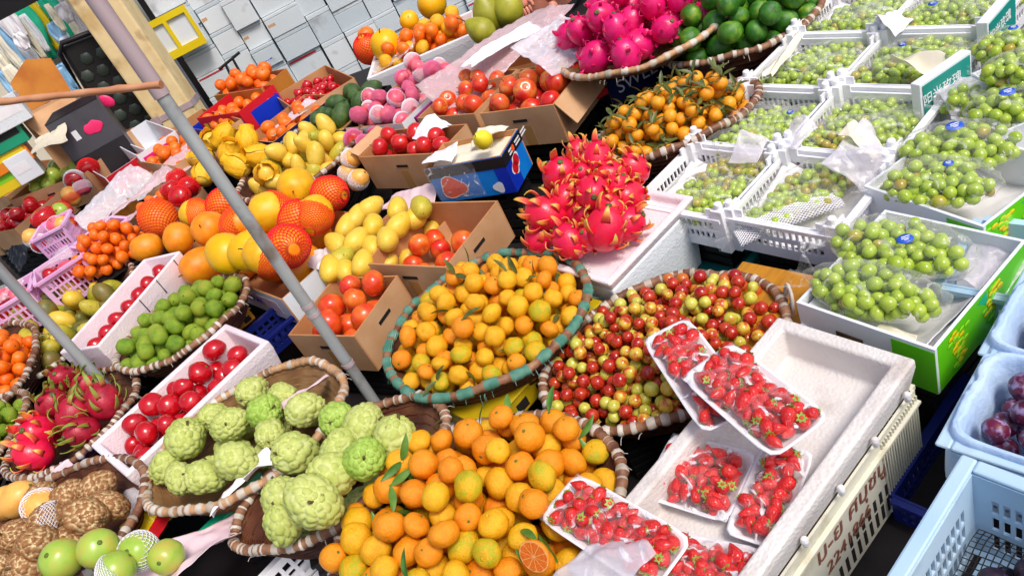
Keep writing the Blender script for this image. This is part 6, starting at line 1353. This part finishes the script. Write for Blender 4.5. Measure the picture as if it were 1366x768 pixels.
# shop goods at the left: hanging bags
HG = 'bags hanging in the shop at the left'
r0 = random.Random(8)
def hang(px, py, y, L, W, m, lab, grp=HG, cat='bag', seed=0):
    p = aty(px, py, y); mb = MB()
    def fn(a, b):
        x = (a-.5)*W*(.55+.5*math.sin(PI*min(1, b*1.1+.05))); z = -(b-.5)*L
        return (x, .05*W*math.cos((a-.5)*PI)*-3+.03*noise.noise(Vector((a*6, b*2, seed))), z)
    mb.grid(fn, 14, 14); tag(obj('hanging_bag', mb, m, None, T(p), solid=.01), lab, cat, grp)
YB = 6.6
for k, (px, py, L, W, m, lab) in enumerate([(38, 42, .42, .20, 'green_p', 'bright green hanging bag, rounded, right of a white one'), (55, 30, .38, .10, 'yellow_p', 'yellow striped hanging bag at the upper left'), (60, 52, .22, .26, 'green_p', 'wide teal green hanging bag at the left'), (20, 35, .34, .10, 'orange_p', 'orange hanging bag at the upper left edge'), (5, 42, .16, .12, 'ltblue_p', 'small light blue hanging bag cut by the left edge'), (16, 70, .30, .22, 'wpaper', 'plain white hanging bag below the orange one'),
      (78, 22, .55, .10, 'green_p', 'long narrow green hanging bag'), (92, 40, .55, .10, 'ltblue_p', 'long light blue hanging bag in the middle'), (105, 28, .5, .12, 'wpaper', 'long white hanging bag beside the light blue one'), (112, 52, .45, .12, 'ltblue_p', 'pale blue printed hanging bag nearer the column'), (126, 60, .6, .12, 'cream_paper', 'long cream hanging bag near the column'), (138, 40, .9, .1, 'wall_l', 'tall beige hanging strip beside the column'), (102, 75, .5, .14, 'wpaper', 'long white hanging bag over the cardboard flap'), (88, 72, .4, .12, 'cream_paper', 'cream hanging bag over the cardboard flap'), (118, 92, .5, .12, 'cream_paper', 'cream hanging bag behind the black crate'), (150, 62, .2, .05, 'net_o', 'small orange hanging tag beside the grey pipe'), (30, 98, .14, .12, 'ltgreen_p', 'lime green packet at the left below the white bag'), (48, 78, .3, .12, 'ltblue_p', 'blue striped hanging bag below the green one'), (22, 112, .3, .08, 'blue_d', 'dark blue hanging strap at the left'), (75, 95, .4, .2, 'wpaper', 'crumpled white bag above the black carton')]):
    hang(px, py, YB+.05*(k % 5), L*1.15, W*1.2, m, lab, seed=k)
for k in range(46):
    px, py = r0.uniform(0, 150), r0.uniform(0, 125)
    if py < 30-px*.62 or px > 100+py*.45: continue
    m_, nm_ = r0.choice((('wpaper', 'white'), ('wpaper', 'white'), ('cream_paper', 'cream'), ('cream_paper', 'cream'), ('ltblue_p', 'light blue'), ('wcard', 'milky')))
    hang(px, py, 6.2+r0.uniform(0, .3), r0.uniform(.12, .45), r0.uniform(.05, .13), m_, 'slim %s plastic bag hanging in the crowded shop at the left' % nm_, nm_+' plastic bags crowding the shop at the left', seed=60+k)
p = aty(165, 70, 6.2); mb = MB(); mb.tube([(p.x, p.y, 0), (p.x, p.y, 4)], .045, 12); tag(obj('grey_pipe', mb, 'steel'), 'upright grey pipe between hanging bags and column', 'pipe')
p = aty(212, 78, 6.4); mb = MB(); mb.box(-.09, .09, 0, .05, -2.5, 1.6); tag(obj('beige_post', mb, 'wall_l', None, T(aty(190, 90, 6.5))), 'narrow beige post left of the cream column', 'post')
# canopy edge in the corner
p = aty(10, 22, 4.0); mb = MB(); mb.box(p.x-2.0, p.x+.16, p.y-.04, p.y, p.z-.002, p.z+.5); tag(obj('canopy', mb, 'wall_d'), 'dark canopy edge in the upper left corner', 'canopy')
# black crate, charcoal carton, opened cardboard
p = aty(160, 110, 5.9); t = thing('folding_crate', 'black plastic crate with round pattern standing on its side', 'crate', T(p) @ RY(rad(6)) @ RZ(.15)); mb = MB()
mb.box(-.24, .24, .02, .3, -.62, .34); obj('crate_body', mb, 'dark', t, bevel=.03)
mb = MB()
for i in range(4):
    for j in range(8): mb.lathe([(0, .004), (.040, .004), (.046, .0), (.046, -.01)], 6, 0, 1, 1, T(-.17+.11*i+.055*(j % 2), .018, -.52+.105*j) @ RX(PI/2))
obj('round_pattern', mb, 'pad', t)
mb = MB(); mb.tube([(-.25, 0, -.3), (-.25, 0, .3), (-.2, 0, .36), (.2, 0, .36), (.25, 0, .3), (.25, 0, -.3)], .018, 8); obj('frame', mb, 'black_p', t)
p = aty(112, 172, 5.0); t = thing('charcoal_carton', 'charcoal carton with hot pink marks in the left background', 'carton', T(p) @ RZ(rad(14)) @ S(.84)); mb = MB(); mb.box(-.20, .20, 0, .4, -.50, .14); obj('box_body', mb, 'grey_box', t, bevel=.006)
mb = MB(); mb.box(-.20, .20, -.006, -.0005, -.42, -.16); obj('black_panel', mb, 'black_p', t)
mb = MB(); mb.radial(lambda d: Vector((d.x*.07, d.y*.004, d.z*.045*(1+.15*math.sin(6*d.x)))), 18, 10); obj('pink_mark', mb, 'pinkp', t, T(.06, -.003, -.02))
mb = MB(); mb.box(-.09, -.05, -.003, -.0005, -.05, .02); obj('grey_print', mb, 'foam_cool', t)
mb = MB(); mb.radial(lambda d: Vector((d.x*.004, d.y*.07, d.z*.06)), 14, 8); obj('pink_mark', mb, 'pinkp', t, T(-.202, .18, -.1))
mb = MB(); mb.slab([(-.20, 0, .142), (.20, 0, .142), (.22, -.03, .19), (-.1, -.03, .19)], .006); obj('open_flap', mb, 'grey_box', t)
p = aty(142, 135, 5.2); mb = MB(); mb.radial(lambda d: Vector((d.x*.05, d.y*.01, d.z*.035)), 14, 8); tag(obj('pink_tag', mb, 'pinkp', None, T(p) @ RY(.8)), 'small hot pink tag under the bamboo stick', 'tag')
p = aty(62, 140, 5.2); t = thing('opened_cardboard_box', 'opened cardboard box with a raised flap behind the bamboo stick', 'box', T(p) @ RZ(rad(20))); mb = MB(); mb.box(-.17, .17, 0, .006, -.45, .0); mb.box(-.17, -.164, .008, .3, -.45, .0); mb.box(.164, .17, .008, .3, -.45, .0); mb.box(-.17, .17, .302, .308, -.45, .0); mb.box(-.16, .16, .01, .3, -.452, -.446); obj('box_body', mb, 'card', t)
mb = MB(); mb.slab([(-.17, .31, .002), (.17, .31, .002), (.19, .40, .22), (.06, .42, .28), (-.10, .40, .20)], .005); obj('flap', mb, 'card_o', t)
mb = MB(); mb.slab([(-.17, -.002, -.01), (.17, -.002, -.01), (.12, -.12, -.2), (-.12, -.12, -.2)], .004); obj('flap', mb, 'card', t)
mb = MB(); tag(crumple('wrapping_paper', 'x', 'paper', Matrix(), .22, .16, .03, 'wall_l', 222), 'crumpled pale paper below the opened cardboard box', 'paper').matrix_basis = T(aty(65, 185, 4.9)) @ RX(.5)
for k, (px, py, m, lab) in enumerate([(12, 205, 'orange_p', 'orange printed carton at the left edge'), (14, 232, 'yellow_p', 'yellow printed carton at the left edge under the orange one'), (32, 222, 'wcard', 'bright white carton beside the printed ones'), (5, 180, 'green_plast', 'dark green crate at the left edge'), (8, 150, 'foam_cool', 'pale bag shaped carton at the left edge under the stick')]):
    p = aty(px, py, 5.0); t = thing('printed_carton', lab, 'carton', T(p) @ RZ(rad(18)), 'cartons at the left edge'); mb = MB(); mb.box(-.18 if k != 2 else -.08, .10 if k != 2 else .07, 0, .25, -.09, .08); obj('box_body', mb, m, t, bevel=.004)
    mb = MB(); mb.box(-.16 if k != 2 else -.06, .08 if k != 2 else .03, -.0015, -.0005, -.03, .03); obj('printed_panel', mb, ['yellow_p', 'ltgreen_p', 'wpaper', 'dark', 'wpaper'][k], t)

# ------------------------------------------------------------------ the seller whose hands show at the top
sh = aty(735, -20, 4.6)
ps = thing('person', 'person in black clothes reaching down with both hands over the stall', 'person', T(sh.x+.02, 4.75, 0))
hl, hr = aty(697, 6, 4.05), aty(740, 14, 4.0)
def skin_mesh(nm, nodes, edges, m, parent, X=None, sub=2):
    me = bpy.data.meshes.new(nm); me.from_pydata([n[:3] for n in nodes], edges, []); o = link(nm, me, parent, X)
    sk = o.modifiers.new('skin', 'SKIN'); sk.use_smooth_shade = True
    for i, n in enumerate(nodes): v = me.skin_vertices[0].data[i]; v.radius = (n[3], n[4] if len(n) > 4 else n[3]); v.use_root = (i == 0)
    s = o.modifiers.new('s', 'SUBSURF'); s.levels = s.render_levels = sub
    m_ = bake(o); m_.materials.clear(); m_.materials.append(M[m]); 
    for p in m_.polygons: p.use_smooth = True
    o.modifiers.clear(); o.data = m_; m_.name = nm; return o
px0 = ps.matrix_basis.translation
L_ = lambda v: (v.x-px0.x, v.y-px0.y, v.z)
wl_, wr_ = L_(hl), L_(hr)
nodes = [(0, 0, .95, .15, .11), (0, 0, 1.12, .13, .10), (0, -.02, 1.30, .16, .11), (0, -.03, 1.43, .10, .08), (0, -.04, 1.50, .05, .05), (0, -.06, 1.56, .055, .055), (0, -.07, 1.65, .085, .10), (0, -.07, 1.73, .07, .08),
         (.19, -.03, 1.40, .055), (.25, -.12, 1.18, .045), (wr_[0]+.02, wr_[1]+.10, wr_[2]+.14, .032), (wr_[0], wr_[1]+.01, wr_[2]+.05, .024),
         (-.19, -.03, 1.40, .055), (-.25, -.12, 1.18, .045), (wl_[0]-.02, wl_[1]+.10, wl_[2]+.14, .032), (wl_[0], wl_[1]+.01, wl_[2]+.05, .024),
         (.10, 0, .82, .10), (.11, .01, .48, .065), (.11, .03, .09, .045), (.11, -.10, .04, .035), (-.10, 0, .82, .10), (-.11, .01, .48, .065), (-.11, .03, .09, .045), (-.11, -.10, .04, .035)]
edges = [(0, 1), (1, 2), (2, 3), (3, 4), (4, 5), (5, 6), (6, 7), (3, 8), (8, 9), (9, 10), (10, 11), (3, 12), (12, 13), (13, 14), (14, 15), (0, 16), (16, 17), (17, 18), (18, 19), (0, 20), (20, 21), (21, 22), (22, 23)]
skin_mesh('body', nodes, edges, 'skin', ps)
cn = [(x, y, z, *(q+.018 for q in r)) for (x, y, z, *r) in nodes]
keep = [0, 1, 2, 3, 8, 9, 10, 12, 13, 14]; mp_ = {k: i for i, k in enumerate(keep)}
skin_mesh('black_shirt', [cn[k] for k in keep], [(mp_[a], mp_[b]) for a, b in edges if a in mp_ and b in mp_], 'cloth_d', ps)
keep = [0, 16, 17, 18, 20, 21, 22]; mp_ = {k: i for i, k in enumerate(keep)}
skin_mesh('dark_trousers', [cn[k] for k in keep], [(mp_[a], mp_[b]) for a, b in edges if a in mp_ and b in mp_], 'cloth_d', ps)
mb = MB(); mb.radial(lambda d: Vector((d.x*.098, d.y*.115+.015, d.z*.12 if d.z > -.3 or d.y > .3 else -.036)), 20, 14); obj('hair', mb, 'hair', ps, T(0, -.065, 1.70))
for s in (-1, 1):
    mb = MB(); mb.radial(lambda d: d*.011, 10, 8); obj('eye', mb, 'white_ink', ps, T(s*.03, -.165, 1.665))
mb = MB(); mb.radial(lambda d: Vector((d.x*.014, d.y*.022, d.z*.026)), 10, 8); obj('nose', mb, 'skin', ps, T(0, -.17, 1.64))
mb = MB(); mb.radial(lambda d: Vector((d.x*.024, d.y*.008, d.z*.008)), 10, 8); obj('mouth', mb, 'apple_p', ps, T(0, -.165, 1.60))
def hand(w, s):
    w = Vector(w); palm = [(w.x, w.y+.01, w.z+.05, .022, .018), (w.x, w.y-.005, w.z+.015, .030, .016), (w.x, w.y-.015, w.z-.02, .034, .014)]
    skin_mesh('palm', palm, [(0, 1), (1, 2)], 'skin', ps)
    for i, (dx, ln) in enumerate(((-.026, .055), (-.009, .068), (.009, .064), (.026, .048))):
        b = Vector((w.x+dx, w.y-.012, w.z-.015)); skin_mesh('finger', [(*b, .0095), (*(b+Vector((0, -.012, -ln*.45))), .009), (*(b+Vector((0, -.006, -ln*.8))), .008), (*(b+Vector((0, .006, -ln))), .0065)], [(0, 1), (1, 2), (2, 3)], 'skin', ps, None, 1)
    b = Vector((w.x+s*.028, w.y-.005, w.z+.015)); skin_mesh('thumb', [(*b, .012), (*(b+Vector((s*.018, -.012, -.02))), .0105), (*(b+Vector((s*.016, -.022, -.045))), .008)], [(0, 1), (1, 2)], 'skin', ps, None, 1)
hand(wl_, 1); hand(wr_, -1)

# ------------------------------------------------------------------ light
SUN_EL, SUN_AZ = rad(52), rad(-25)               # azimuth measured clockwise from +Y
w = bpy.data.worlds.new('World'); SC.world = w; w.use_nodes = True; nt = w.node_tree
bg = nt.nodes['Background']; sky = nt.nodes.new('ShaderNodeTexSky'); sky.sky_type = 'NISHITA'; sky.sun_disc = False; sky.sun_elevation = SUN_EL; sky.sun_rotation = rad(SUNROT); sky.air_density = 1.0; sky.dust_density = 3.0
nt.links.new(sky.outputs[0], bg.inputs[0]); bg.inputs[1].default_value = SKYS
sd = bpy.data.lights.new('sun', 'SUN'); so = bpy.data.objects.new('sun', sd); COL.objects.link(so); sd.energy = SUNS; sd.angle = rad(SUNA); sd.color = (1, .95, .88)
az = rad(SUNROT); dvec = Vector((math.sin(az)*math.cos(SUN_EL), math.cos(az)*math.cos(SUN_EL), math.sin(SUN_EL)))
so.matrix_world = dvec.to_track_quat('Z', 'Y').to_matrix().to_4x4()
SC.view_settings.view_transform = 'Standard'; SC.view_settings.look = 'None'; SC.view_settings.exposure = EXPO; SC.view_settings.gamma = 1; SC.view_settings.use_curve_mapping = False
SC.cycles.max_bounces = 8; SC.cycles.transparent_max_bounces = 10
